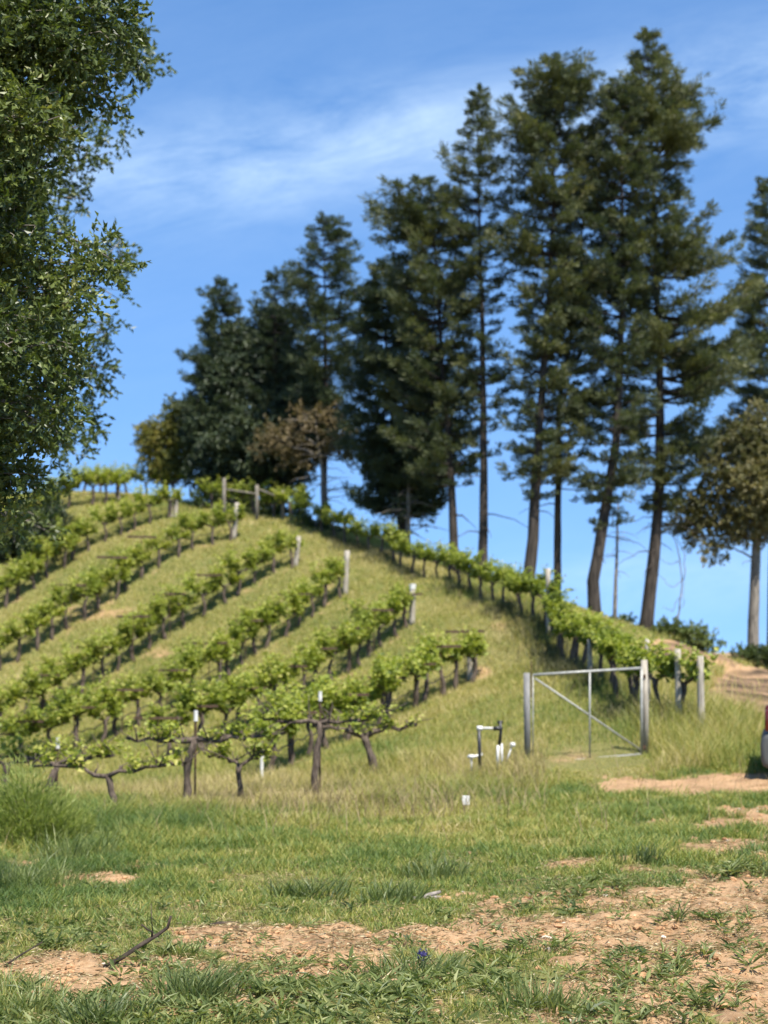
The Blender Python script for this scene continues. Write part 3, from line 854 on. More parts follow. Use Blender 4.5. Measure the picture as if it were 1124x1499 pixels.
for r in ROWS:                       # drip hose hung along the trunks
    P = rowlines[r]
    fp = np.concatenate([np.linspace(P[i], P[i + 1], 14, endpoint=False) for i in range(len(P) - 1)] + [P[-1:]])
    fz = height(fp[:, 0], fp[:, 1]) + .36 + .025 * np.sin(np.arange(len(fp)) * 1.9)
    b = np.array([fp[0, 0], fp[0, 1], fz[0]])
    g = MB(); g.tube(np.c_[fp, fz] - b, .012, 5)
    tag(g.build('drip_hose', M['blackpipe'], None, True, [float(c) for c in b]), 'black drip hose strung along the trunks of the ' + ROWNAME[r], 'hose', 'drip hoses along the vine rows')
W = [at(*q) for q in RROW]
spots, P = walk(W, .74)
rowlines['R'] = P
for k, (x, y) in enumerate(spots):
    j = min(len(spots) - 1, k + 1); d = spots[j] - spots[j - 1]
    rz = math.atan2(d[1], d[0]) + RNG.normal(0, .06)
    far = y > 35
    kk = int(RNG.random() * 9) if far and RNG.random() < .6 else 9 + int(RNG.random() * 6)
    place_vine(kk, (x + RNG.normal(0, .04), y, float(height(x, y))), rz, (.88 if far else 1.0 if y > 27 else 1.06) + .15 * RNG.random(),
               'grapevine in the tall hedge row behind the gate, %s from its end post' % ORD[k + 1], 'grapevines of the tall hedge row behind the gate')

for k, u in enumerate(used):
    if not u:
        for o in list(protos[k].children_recursive) + [protos[k]]: bpy.data.objects.remove(o)

# old gnarled vines in the front row
GF = 'old gnarled vines of the front row'
FV = [(547, 1142, 22.0, dict(trunk_h=.60, r=0.0504, arm=0.76, nshoot=16, leafL=.08, leaves=16, shoot=(.18, .42), lean=-.10, gnarl=1.5, tint=.6, armtilt=.10), 'old brown grapevine with two level bare arms nearest the grass avenue', .0),
      (458, 1170, 19.8, dict(trunk_h=1.02, r=0.0420, arm=0.73, nshoot=22, leafL=.08, leaves=13, shoot=(.12, .34), lean=.0, gnarl=1.6, tint=.6, armtilt=-.02), 'tall gnarled grapevine with a thick upright trunk in front', .1),
      (360, 1186, 18.6, dict(trunk_h=.52, r=0.0302, arm=0.41, nshoot=13, leafL=.08, leaves=16, shoot=(.15, .32), lean=.04, gnarl=1.3, tint=.55), 'small thin grapevine between two taller gnarled vines', -.2),
      (272, 1190, 18.2, dict(trunk_h=.88, r=0.0420, arm=0.85, nshoot=20, leafL=.08, leaves=15, shoot=(.14, .36), lean=.03, gnarl=1.7, tint=.62, armtilt=-.06), 'gnarled grapevine with a long arm drooping to the left', .05),
      (166, 1200, 17.4, dict(trunk_h=.50, r=0.0336, arm=0.88, nshoot=20, leafL=.08, leaves=13, shoot=(.14, .40), lean=-.06, gnarl=1.5, tint=.62), 'low crooked grapevine with spreading thin arms right of the shrub', .0),
      (80, 1166, 19.6, dict(trunk_h=.60, r=0.0420, arm=0.73, nshoot=22, leafL=.08, leaves=17, shoot=(.16, .42), lean=.02, gnarl=1.5, tint=.62), 'grey gnarled grapevine just above the feathery shrub', .1),
      (8, 1150, 20.6, dict(trunk_h=.60, r=0.0378, arm=0.73, nshoot=22, leafL=.08, leaves=20, shoot=(.16, .42), lean=.02, gnarl=1.4, tint=.6), 'grapevine at the left edge behind the feathery shrub', .2)]
for k, (px, py, D, kw, lab, rz) in enumerate(FV):
    b = ground(px, py, D)
    t = thing('old_grapevine', lab, 'grapevine', b, GF, rz)
    vine_parts(t, 400 + k, canes=16, **kw)

# ------------------------------------------------------------------ trellis stakes, posts
GSK = 'trellis stakes with crossarms on the hillside'
XB = {5: [(205, 786), (163, 816), (103, 857)], 4: [(249, 870), (194, 903), (137, 948), (59, 989), (300, 842)], 3: [(178, 1011), (244, 982), (306, 942), (359, 909), (108, 1045), (21, 1077), (432, 870)],
      2: [(418, 982), (464, 950), (514, 920), (546, 893), (592, 870), (359, 1013), (285, 1035), (210, 1061)], 1: [(503, 1022), (560, 996), (606, 973), (645, 947), (681, 925), (430, 1062)]}
stake0 = None
for r, lst in XB.items():
    P = rowlines[r]
    fine_p = np.concatenate([np.linspace(P[i], P[i + 1], 60) for i in range(len(P) - 1)])
    fz = height(fine_p[:, 0], fine_p[:, 1])
    fpx, fpy = proj(np.c_[fine_p, fz])
    for k, (px, py) in enumerate(sorted(lst, key=lambda q: -q[0])):
        i = int(np.argmin(np.abs(fpx - px)))
        x, y, z = fine_p[i, 0], fine_p[i, 1], fz[i]
        hgt = float(np.clip((fpy[i] - py) * y / F, .85, 1.5))
        lab = 'thin stake with dark crossarm, %s from the top of the %s' % (ORD[k + 1], ROWNAME[r])
        if stake0 is None:
            stake0 = thing('trellis_stake', lab, 'stake', (x, y, z), GSK)
            g = MB(); g.tube([(0, 0, -.1), (0, 0, .5), (0, 0, 1.02)], .011, 6); g.build('stake', M['rust'], stake0)
            g = MB(); g.box((0, -.018, 1.0), (.86, .03, .05)); g.build('crossarm', M['rust'], stake0)
            o = stake0
        else:
            o = copy_tree(stake0, (x, y, z), 0, 1, lab, GSK)
        o.location = (x, y, z); o.scale = (1, 1, hgt); o.rotation_euler = (0, RNG.normal(0, .02), RNG.normal(-.05, .07))

# white-topped stakes in the front
GW = 'white topped vine stakes'
for (px, pyb, pyt, D, lab, cap) in [(468, 1166, 1012, 20.1, 'white topped stake standing behind the tall gnarled front vine', .13), (285, 1186, 1040, 18.5, 'white topped stake beside the gnarled vine with the drooping arm', .13),
                                    (83, 1164, 1080, 19.9, 'white topped stake beside the grey vine above the shrub', .14), (383, 1146, 1098, 22.4, 'short white sleeved stake between the front vines', .42)]:
    b = ground(px, pyb, D); top = at(px, pyt, D)[2] - b[2]
    t = thing('vine_stake', lab, 'stake', b, GW)
    g = MB(); g.tube([(0, 0, -.1), (0, 0, top - cap)], .013, 7); g.build('stake', M['rust'] if cap < .3 else M['galv'], t)
    g = MB(); g.tube([(0, 0, top - cap), (0, 0, top)], .026, 9); g.build('cap', M['pvc'], t)


def post(name, label, cat, px, pyb, pyt, D, r, mat, lean=0.0, group=None, cap=None, k=9):
    b = ground(px, pyb, D); top = at(px + lean, pyt, D)[2] - b[2]
    lx = lean * D / F
    t = thing(name, label, cat, b, group)
    g = MB(); n = 6; f = np.linspace(0, 1, n)
    g.tube(np.c_[lx * f, np.zeros(n), -.12 + (top + .12) * f], r * np.linspace(1.06, .96, n), k, .5, True, .06); g.build('shaft', M[mat], t, True)
    if cap:
        g = MB(); g.tube([(lx, 0, top - .01), (lx, 0, top + cap)], r * 1.12, k); g.build('cap', M['pvc'], t)
    return t


GP = 'wooden end posts of the vine rows'
post('end_post', 'pale wooden end post of the lowest hillside row', 'post', 689, 999, 948, 32.5, .075, 'postwood', -1, GP)
post('end_post', 'wooden end post with white cap on the second hillside row', 'post', 603, 916, 862, 37, .075, 'postwood', 1, GP, .12)
post('end_post', 'tall pale end post of the third hillside row', 'post', 505, 872, 806, 40.5, .075, 'postwood', 3, GP)
post('end_post', 'leaning end post of the fourth hillside row', 'post', 432, 828, 785, 44, .075, 'postwood', 5, GP)
post('end_post', 'pale end post leaning right on the fifth hillside row', 'post', 341, 792, 736, 47, .085, 'postwood', 6, GP)
post('end_post', 'left one of the paired pale posts on the sixth hillside row', 'post', 249, 758, 728, 50, .085, 'postwood', 0, GP)
post('end_post', 'right one of the paired pale posts on the sixth hillside row', 'post', 257, 758, 729, 50.1, .085, 'postwood', 0, GP)
post('end_post', 'end post of the topmost hillside row against the sky', 'post', 172, 735, 700, 53, .08, 'postwood', 0, GP)
GH = 'posts of the hedge row behind the gate'
post('hedge_post', 'slim post rising above the hedge row where the slope steepens', 'post', 803, 920, 832, 33.8, .055, 'postwood', 0, GH)
post('hedge_post', 'slim post in the hedge row behind the middle of the gate', 'post', 864, 990, 936, 28.6, .045, 'postwood', 0, GH)
post('hedge_post', 'grey post at the near end of the hedge row', 'post', 994, 1072, 950, 23.9, .05, 'postwood', 0, GH)
post('hedge_post', 'outermost grey post closing the hedge row on the right', 'post', 1027, 1072, 960, 23.4, .055, 'postwood', 0, GH)
post('hedge_post', 'short pale stake in the hedge row left of the outermost posts', 'post', 949, 1040, 935, 25.4, .04, 'postwood', 0, GH)

# brace fence at the top of the hill
bf = [(328, 772, 700, 49.5), (376, 770, 710, 49.8), (414, 774, 718, 50.2)]
b0 = ground(*[bf[0][0], bf[0][1], bf[0][3]])
t = thing('brace_fence', 'grey wooden brace fence of three posts on the hilltop', 'fence', b0)
tops = []
for (px, pyb, pyt, D) in bf:
    b = ground(px, pyb, D); tp = at(px, pyt, D)
    g = MB(); g.tube(np.array([b - (0, 0, .2), (b + tp) / 2, tp]) - b0, .06, 9, .5, True, .06); g.build('post', M['fencewood'], t, True); tops.append(tp)
for i in range(2):
    a_, c_ = tops[i] - b0, tops[i + 1] - b0
    a_ = a_ - np.array([0, 0, .36 if i == 0 else .12]); c_ = c_ - np.array([0, 0, .30 if i == 0 else .28])
    g = MB(); g.tube([a_, (a_ + c_) / 2, c_], .032, 8, .5, True, .08); g.build('rail', M['fencewood'], t, True)

# ------------------------------------------------------------------ gate
pl = ground(772, 1114, 21.6); pr_ = ground(945, 1106, 22.0)
tp = at(772, 985, 21.6)[2] - pl[2]
t = thing('gate_post', 'thick grey gate post at the latch side with a thin rod', 'post', pl)
g = MB(); g.tube([(0, 0, -.1), (0, 0, tp * .5), (0, 0, tp)], .047, 14, .5, True, .02); g.build('shaft', M['greypost'], t, True)
g = MB(); g.tube([(.065, 0, tp - .35), (.065, 0, tp + .17)], .009, 6); g.build('rod', M['rust'], t)
tp = at(945, 966, 22.0)[2] - pr_[2]
t = thing('gate_post', 'weathered wooden gate post at the hinge side', 'post', pr_)
g = MB(); g.tube([(0, 0, -.1), (0.01, 0, tp * .5), (0, 0, tp)], .046, 12, .5, True, .06); g.build('shaft', M['postwood'], t, True)
t = thing('metal_gate', 'open galvanised tube gate frame with one diagonal brace', 'gate', pr_)


def gp(px, py, D): return at(px, py, D) - pr_


DL, DR = 21.62, 21.93
dd = lambda px: DL + (DR - DL) * (px - 780) / (939 - 780)
for nm, a_, c_, r in [('top_rail', (780, 988), (939, 978), .020), ('bottom_rail', (780, 1119), (939, 1104), .018), ('hinge_stile', (939, 978), (939, 1104), .020), ('latch_stile', (780, 988), (780, 1119), .010),
                      ('centre_bar', (863, 983), (863, 1111), .014), ('diagonal_brace', (783, 993), (938, 1098), .014)]:
    g = MB(); A_, C_ = gp(a_[0], a_[1], dd(a_[0])), gp(c_[0], c_[1], dd(c_[0]))
    if nm in ('centre_bar', 'diagonal_brace'): A_ = A_ + (0, -.012 if nm == 'centre_bar' else .012, 0); C_ = C_ + (0, -.012 if nm == 'centre_bar' else .012, 0)
    g.tube([A_, (A_ + C_) / 2, C_], r, 9); g.build(nm, M['galv'], t, True)
for py in (990, 1094):
    g = MB(); g.box(gp(942, py, 21.96), (.06, .035, .05)); g.build('hinge', M['rust'], t)

# ------------------------------------------------------------------ irrigation valve
D = 20.6
b = ground(715, 1122, D)
t = thing('irrigation_valve', 'black and white irrigation pipes with a valve beside the gate', 'irrigation pipe', b)


def ip(px, py, d=0.0): return at(px, py, D + d) - b


for nm, pts, r, mt in [('riser_pipe', [(702, 1130, 0), (702, 1100, 0), (701, 1068, 0)], .026, 'blackpipe'), ('elbow', [(698, 1066, 0), (702, 1066, 0), (706, 1066, 0)], .033, 'pvc'),
                       ('cross_pipe', [(706, 1066, 0), (716, 1066, 0), (724, 1066, 0)], .017, 'pvc'), ('valve_body', [(722, 1067, 0), (728, 1066, 0), (735, 1068, 0)], .030, 'blackpipe'),
                       ('valve_pipe', [(732, 1057, 0), (733, 1072, 0), (731, 1090, 0)], .024, 'blackpipe'), ('valve_knob', [(728, 1057.5, 0), (732, 1057, 0), (736, 1057.5, 0)], .022, 'blackpipe'),
                       ('white_pipe', [(728.5, 1124, 0), (728.5, 1105, 0), (729, 1091, 0)], .021, 'pvc'), ('white_pipe', [(734.5, 1120, .03), (734.5, 1105, .03), (734, 1088, .03)], .018, 'pvc'),
                       ('tee_arm', [(684, 1108, 0), (694, 1107.5, 0), (706, 1104, 0)], .017, 'pvc'), ('tee_leg', [(690, 1128, 0), (690, 1118, 0), (690, 1108, 0)], .014, 'pvc'),
                       ('cap', [(686, 1107.5, -.02), (690, 1107.5, -.02), (694, 1107, -.02)], .026, 'pvc')]:
    g = MB(); g.tube([ip(*q) for q in pts], r, 10); g.build(nm, M[mt], t, True)
b = ground(740, 1117, D + .1)
t = thing('capped_pipe', 'thin white pipe with a round cap leaning towards the gate post', 'pipe', b)
p0, p1 = at(740, 1119, D + .1) - b, at(749, 1092, D + .1) - b
g = MB(); g.tube([p0, (p0 + p1) / 2, p1], .011, 8); g.build('pipe', M['pvc'], t, True)
dv = (p1 - p0) / np.linalg.norm(p1 - p0)
g = MB(); g.tube([p1 - dv * .01 + (.012, 0, .0), p1 + dv * .02 + (.006, 0, 0), p1 + dv * .05], [.034, .04, .028], 10); g.build('cap', M['pvc'], t, True)

# ------------------------------------------------------------------ trees
def interp_env(env, py):
    e = np.array(env, float)
    return np.interp(py, e[:, 0], e[:, 1]), np.interp(py, e[:, 0], e[:, 2])


def conifer(label, path, D, env, r0, mat='pine', seed=0, whorl=.36, nb=7, clumps=5, per=16, leafL=.15, leafW=.038, tint=.45, bark='pinebark', group='tall conifers on the ridge', gap=.25, droop=.12, dead=0, name='pine_tree', csize=.125, pull=1.0, wide=1.0):
    """A conifer whose trunk runs through the photo positions in path at distance D; env = (py, left, right) reach of the crown."""
    rg = np.random.default_rng(seed)
    base = ground(path[0][0], path[0][1], D)
    t = thing(name, label, 'tree', base, group)
    Q = np.array([at(p[0], p[1], D) for p in path]); Q[0] = base - np.array([0, 0, .15])
    zz = np.linspace(Q[0, 2], Q[-1, 2], 26)
    P = np.c_[np.interp(zz, Q[:, 2], Q[:, 0]), np.full(26, float(D)), zz]
    P[1:-1, :2] += np.cumsum(rg.normal(0, .012, (24, 2)), 0)
    f = np.linspace(0, 1, 26)
    R = r0 * .78 * ((1 - f) ** 1.1 * .95 + .05); R[0] *= 1.35; R[1] *= 1.06
    gt = MB(); gt.tube(P - base, R, 10, .5, True, .12)
    gl = MB(); gbm = MB()
    pyt, pyb = env[0][0], env[-1][0]
    ztop, zbot = at(path[-1][0], pyt, D)[2], at(path[-1][0], pyb, D)[2]
    z = zbot
    pos, dr, tn, lsc = [], [], [], []
    while z < ztop - .05:
        py = pyb + (pyt - pyb) * (z - zbot) / (ztop - zbot)
        l, r = interp_env(env, py)
        tx = np.interp(z, P[:, 2], P[:, 0])
        tpx = CX + (tx / D) * F * (D / (D * ct + (z - CAM_H) * st))
        el, er = max(.12, (tpx - l) * D / F * wide), max(.12, (r - tpx) * D / F * wide)
        k = max(2, int(round(nb * (.6 + .8 * rg.random()))))
        off = rg.random() * 6.283
        for j in range(k):
            if rg.random() < gap: continue
            az = off + j * 6.283 / k + rg.normal(0, .35)
            c = math.cos(az)
            wgt = .5 + .5 * c
            ext = (er * wgt + el * (1 - wgt)) if abs(c) < .6 else (er if c > 0 else el)
            L = ext * (.52 + .66 * rg.random() ** .8)
            L = max(.1, L * (.72 + .56 * float(vnoise(z * .85 + seed * 7.3, az * 1.1 + seed))))
            up = .25 * (z - zbot) / (ztop - zbot + .01) + rg.normal(0, .06)
            m = 6; fs = np.linspace(0, 1, m)
            o = np.array([np.interp(z, P[:, 2], P[:, 0]), np.interp(z, P[:, 2], P[:, 1]), z])
            B = o + np.c_[math.cos(az) * L * fs, math.sin(az) * L * fs, L * (up * fs - droop * 1.6 * fs * (1 - fs) + .22 * fs ** 3)]
            rb = max(.012, min(.055, .016 + .016 * L))
            gbm.tube(B - base, np.linspace(rb, .006, m), 5)
            btint = tint + rg.normal(0, .11)
            ns = max(3, int(round(L / .155)))
            side = np.array([-math.sin(az), math.cos(az), 0]); fwd = np.array([math.cos(az), math.sin(az), 0])
            for q in range(ns):
                fc = min(1.0, .18 + .84 * (q + .8 * rg.random()) / ns)
                if rg.random() < .10: continue
                o2 = np.array([np.interp(fc, fs, B[:, a]) for a in range(3)])
                sl = (.16 + .42 * L * (1.15 - fc) * rg.random() + .14 * rg.random()) * pull
                sg = 1 if (q % 2) else -1
                d2 = fwd * (.55 + .5 * rg.random()) + side * sg * (.75 * rg.random() + .15) + np.array([0, 0, .28 + rg.normal(0, .28)])
                d2 /= np.linalg.norm(d2)
                nt_ = max(1, int(round(sl / .11)))
                nl = int(per * (.6 + .7 * rg.random())) * nt_
                ft = rg.random(nl) ** .7
                dv = rg.normal(0, 1, (nl, 3)); dv /= np.linalg.norm(dv, axis=1)[:, None]
                cs = csize * (.7 + .6 * rg.random()) * min(1, .4 + .5 * L)
                pos.append(o2 + d2 * sl * ft[:, None] + dv * cs * (rg.random((nl, 1)) ** .6) * np.array([1, 1, .7]))
                dr.append(dv * .8 + d2 * .9 + np.array([0, 0, .2]))
                lsc.append(np.full(nl, min(1, .6 + .3 * L)))
                tn.append(np.clip(btint + .18 * (fc - .6) + rg.normal(0, .06) + rg.normal(0, .11, nl), 0, 1))  # needle tint rises outward along the branch, painting the tips sunlit
        z += whorl * (.7 + .6 * rg.random()) * (1 if z < zbot + .75 * (ztop - zbot) else .62)
    for q in range(7):         # leader
        cz = ztop - .75 * rg.random() ** 1.4 - .02; nl = 26
        dv = rg.normal(0, 1, (nl, 3)); dv /= np.linalg.norm(dv, axis=1)[:, None]
        wd = .05 + .16 * (ztop - cz)
        pos.append(np.array([np.interp(cz, P[:, 2], P[:, 0]), D, cz]) + dv * np.array([wd, wd, .12]) * rg.random((nl, 1))); dr.append(dv + np.array([0, 0, .9]))
        tn.append(np.clip(tint + rg.normal(0, .12, nl), 0, 1)); lsc.append(np.full(nl, .6))
    for q in range(dead):      # bare dead limbs below the crown
        z = base[2] + (zbot - base[2]) * (.45 + .5 * rg.random()); az = rg.random() * 6.283; L = .6 + 1.0 * rg.random()
        o = np.array([np.interp(z, P[:, 2], P[:, 0]), D, z]); fs = np.linspace(0, 1, 6)
        gbm.tube(o - base + np.c_[math.cos(az) * L * fs, math.sin(az) * L * fs, L * (.25 * fs - .55 * fs ** 2) + rg.normal(0, .03, 6)], np.linspace(.022, .005, 6), 5)
    pos, dr, tn = np.concatenate(pos), np.concatenate(dr), np.concatenate(tn)
    N = len(pos)
    gl.leaves(pos - base, dr, leafL * (.6 + .8 * rg.random(N)) * np.concatenate(lsc), leafW * (.7 + .6 * rg.random(N)), tn, .2)
    for A in (gbm,):
        off = gt.n
        gt.v += A.v; gt.t += [q + off for q in A.t]; gt.q += [q + off for q in A.q]; gt.c += A.c; gt.n += A.n
    gt.build('trunk', M[bark], t, True)
    gl.build('crown', M[mat], t)
    return t


def leafy(label, name, trunk, D, r0, lobes, leafL, leafW, mat, bark, dens, tint, seed, cat='tree', group=None, per=8, droop=.2, limb=.04, tw=.18, bare=0, stems=True, dscale=1.0):
    """Broad crowned tree: lobes = (px, py, rx, ry, dD) in photo pixels at distance D + dD."""
    rg = np.random.default_rng(seed)
    base = np.array(trunk[0], float)
    t = thing(name, label, cat, base, group)
    T = np.array(trunk, float)
    zz = np.linspace(0, len(T) - 1, 14)
    P = np.stack([np.interp(zz, np.arange(len(T)), T[:, a]) for a in range(3)], -1)
    P[0, 2] -= .2
    gt = MB(); gt.tube(P - base, r0 * np.linspace(1.2, .45, 14), 10, .5, True, .12)
    gl = MB(); gb_ = MB()
    pos, dr, tn = [], [], []
    for (px, py, rx, ry, dD) in lobes:
        d = D + dD
        c = at(px, py, d); ax = rx * d / F; az_ = ry * d / F; ay = (ax + az_) * .5 * dscale
        i = np.argmin(np.linalg.norm(P[5:] - c, axis=1) + np.maximum(0, P[5:, 2] - c[2])) + 5
        o = P[i]; fs = np.linspace(0, 1, 8)[:, None]
        B = o + (c - o) * fs + np.array([0, 0, 1.0]) * (np.sin(fs * math.pi) * .12 * np.linalg.norm(c - o)) + rg.normal(0, .04, (8, 3)) * fs
        gb_.tube(B - base, np.linspace(limb, limb * .12, 8), 6, .5, True, .15)
        vol = 4.19 * ax * ay * az_
        n = max(4, int(dens * vol))
        v = rg.normal(0, 1, (n, 3)); v /= np.linalg.norm(v, axis=1)[:, None]
        rad = rg.random((n, 1)) ** .42
        # uneven outline
        rad = rad * (.82 + .3 * np.sin(v[:, :1] * 5 + px) * np.sin(v[:, 2:] * 6 + py))
        tp = c + v * rad * np.array([ax, ay, az_])
        td = v * .8 + rg.normal(0, .6, (n, 3)) + np.array([0, 0, -droop])
        td /= np.linalg.norm(td, axis=1)[:, None]
        ctint = rg.normal(0, .14, (n, 1)) + rg.normal(0, .13)
        fr = np.linspace(0, 1, per)[None, :]
        LP = tp[:, None, :] + td[:, None, :] * (fr[..., None] * tw)
        LD = td[:, None, :] + rg.normal(0, .75, (n, per, 3))
        pos.append(LP.reshape(-1, 3)); dr.append(LD.reshape(-1, 3)); tn.append((tint + ctint + rg.normal(0, .12, (n, per))).ravel())
        if stems:
            for q in range(0, n, max(9, n // 40)):
                e = tp[q]; s0 = B[int(4 + rg.random() * 4)]
                mid = (s0 + e) / 2 + rg.normal(0, .05, 3)
                gb_.tube(np.array([s0, mid, e, e + td[q] * tw]) - base, [.005, .004, .0028, .0016], 4, .5, False)
    for q in range(bare):
        o = P[int(5 + rg.random() * 9)]; v = rg.normal(0, 1, 3); v[2] = abs(v[2]) * .3; v /= np.linalg.norm(v); L = .6 + .9 * rg.random(); fs = np.linspace(0, 1, 6)
        gb_.tube(o - base + v * L * fs[:, None] + rg.normal(0, .04, (6, 3)) * fs[:, None] - np.array([0, 0, .3]) * (fs ** 2)[:, None], np.linspace(.02, .004, 6), 5)
    pos, dr, tn = np.concatenate(pos), np.concatenate(dr), np.concatenate(tn)
    N = len(pos)
    gl.leaves(pos - base, dr, leafL * (.6 + .7 * rg.random(N)), leafW * (.7 + .6 * rg.random(N)), np.clip(tn, 0, 1), .18)
    off = gt.n
    gt.v += gb_.v; gt.t += [q + off for q in gb_.t]; gt.q += [q + off for q in gb_.q]; gt.c += gb_.c; gt.n += gb_.n
    gt.build('trunk', M[bark], t, True)
    gl.build('crown', M[mat], t)
    return t


CG = 'conifers on the ridge'
conifer('tallest pine on the ridge with a pointed top', [(943, 934), (958, 800), (966, 700), (966, 500), (955, 250), (946, 48)], 44, [(48, 941, 952), (75, 934, 975), (110, 925, 985), (150, 900, 1022), (210, 905, 1040), (255, 895, 1025), (310, 900, 1005), (350, 895, 1040), (400, 880, 1070), (500, 880, 1085), (600, 900, 1075), (660, 915, 1040), (720, 930, 1010), (745, 945, 990)], .26, seed=1, dead=9, group=CG, tint=.5, nb=7, wide=1.08)
conifer('pine with a strongly curved trunk left of the tallest one', [(870, 906), (868, 850), (884, 750), (900, 650), (908, 450), (906, 118)], 43, [(118, 897, 914), (170, 875, 935), (250, 865, 950), (350, 855, 950), (450, 840, 955), (560, 850, 950), (650, 845, 950), (720, 850, 935), (770, 870, 915)], .24, seed=2, group=CG, tint=.42, dead=3)
conifer('broad topped pine with a leaning pale barked trunk', [(767, 888), (780, 780), (792, 600), (805, 400), (818, 85)], 43, [(85, 808, 828), (105, 795, 865), (150, 750, 875), (210, 740, 885), (300, 735, 880), (400, 742, 890), (480, 755, 880), (560, 755, 860), (620, 750, 840), (700, 745, 840), (730, 765, 815)], .24, seed=3, bark='pinebark', group=CG, tint=.5, dead=3)
conifer('slender pine standing between the leaning pine and the curved pine', [(814, 897), (818, 750), (822, 600), (850, 400), (868, 190)], 44, [(190, 855, 880), (260, 835, 900), (400, 815, 900), (500, 800, 880), (580, 795, 880), (640, 800, 860), (690, 810, 840)], .17, seed=4, group=CG, tint=.45, dead=2)
conifer('pine with a straight bare trunk and narrow pointed crown', [(707, 862), (708, 700), (707, 500), (705, 300), (703, 130)], 44, [(130, 699, 708), (180, 688, 724), (230, 662, 742), (290, 645, 742), (350, 655, 740), (420, 655, 748), (500, 665, 745), (580, 672, 742), (650, 690, 735), (690, 698, 722)], .20, seed=5, group=CG, tint=.42, nb=4, dead=4, gap=.16)
conifer('pine leaning left beside the straight bare trunked pine', [(668, 852), (660, 700), (650, 560), (640, 420), (628, 262)], 44.5, [(262, 622, 634), (295, 595, 655), (335, 568, 685), (400, 572, 690), (460, 575, 690), (530, 560, 690), (610, 570, 690), (680, 600, 690), (710, 630, 680)], .19, seed=6, group=CG, tint=.45, nb=6, dead=2, wide=1.2)
conifer('dense dark fir left of the leaning pine', [(590, 815), (585, 700), (575, 560), (562, 385)], 47, [(385, 556, 566), (430, 535, 590), (500, 525, 620), (580, 520, 650), (660, 525, 665), (720, 530, 660), (750, 540, 640)], .2, mat='fir', seed=7, group=CG, tint=.42, nb=8, per=20, gap=.03, csize=.16, wide=1.2)
conifer('dark spruce shaped conifer rising above the russet tree', [(476, 775), (478, 650), (480, 500), (480, 318)], 51, [(318, 476, 485), (345, 455, 505), (400, 442, 532), (450, 425, 540), (500, 420, 538), (560, 425, 530), (620, 430, 530), (670, 450, 510)], .17, mat='fir', seed=8, group=CG, tint=.6, nb=5, gap=.08, wide=1.05)
conifer('conifer with a twin top left of the spruce shaped one', [(405, 770), (405, 600), (406, 398)], 53, [(398, 402, 411), (440, 383, 432), (490, 372, 450), (560, 355, 460), (640, 350, 470), (700, 360, 450)], .17, mat='fir', seed=9, group=CG, tint=.55, nb=5, wide=1.05)
conifer('small slim conifer farthest left on the ridge', [(322, 755), (323, 600), (326, 412)], 54, [(412, 322, 331), (445, 300, 345), (500, 285, 362), (530, 285, 370), (560, 258, 372), (610, 262, 380), (680, 280, 380)], .15, mat='fir', seed=10, group=CG, tint=.6, nb=6, gap=.2, wide=1.05)
conifer('conifer cut by the right edge behind the olive brown tree', [(1128, 960), (1128, 600), (1126, 262)], 50, [(262, 1120, 1131), (310, 1105, 1150), (400, 1086, 1168), (480, 1082, 1178), (560, 1072, 1190), (640, 1070, 1190), (700, 1085, 1170)], .2, seed=11, group=CG, tint=.5, nb=7, wide=1.1)


def gpt(px, py, D): return ground(px, py, D)


# round dark evergreen mass, yellow green tree, russet tree, olive brown tree
b = gpt(365, 756, 53.5)
leafy('dense round dark evergreen tree below the slim conifers', 'evergreen_tree', [b, b + (0, 0, 2), at(370, 620, 53.5), at(375, 540, 53.5)], 53.5, .2,
      [(345, 520, 42, 60, .6), (400, 500, 45, 60, .8), (300, 620, 34, 50, .4), (455, 600, 40, 70, .8), (330, 560, 45, 60, 0), (385, 540, 55, 55, .5), (430, 570, 45, 60, 0), (320, 640, 50, 60, -.3), (380, 640, 65, 65, -.6), (440, 640, 40, 55, .4), (345, 700, 60, 35, 0), (410, 700, 50, 35, 0), (300, 690, 30, 30, 0)], .17, .07, 'fir', 'pinebark', 90, .4, 21, per=9, tw=.3)
b = gpt(242, 735, 55)
leafy('small yellow green tree at the left end of the ridge trees', 'small_tree', [b, b + (0, 0, .9), at(246, 640, 55), at(248, 610, 55)], 55, .11,
      [(232, 640, 30, 30, 0), (262, 612, 28, 34, 0), (264, 660, 32, 36, 0), (228, 674, 26, 24, 0), (278, 640, 20, 32, .2), (214, 642, 16, 20, 0), (250, 690, 34, 20, 0)], .13, .07, 'yellowleaf', 'pinebark', 190, .6, 22, per=9, tw=.22)
b = gpt(474, 775, 50)
leafy('sparse russet tree with bare lower branches', 'small_tree', [b, b + (0, 0, .8), at(472, 690, 50), at(462, 620, 50)], 50, .09,
      [(455, 612, 42, 22, 0), (410, 640, 38, 28, 0), (495, 640, 32, 28, 0), (440, 665, 40, 26, .4), (480, 600, 26, 16, 0), (385, 660, 20, 18, 0), (515, 665, 16, 20, 0)], .13, .07, 'brownleaf', 'greybark', 75, .5, 23, per=8, tw=.25, bare=46)
b = gpt(1101, 954, 45)
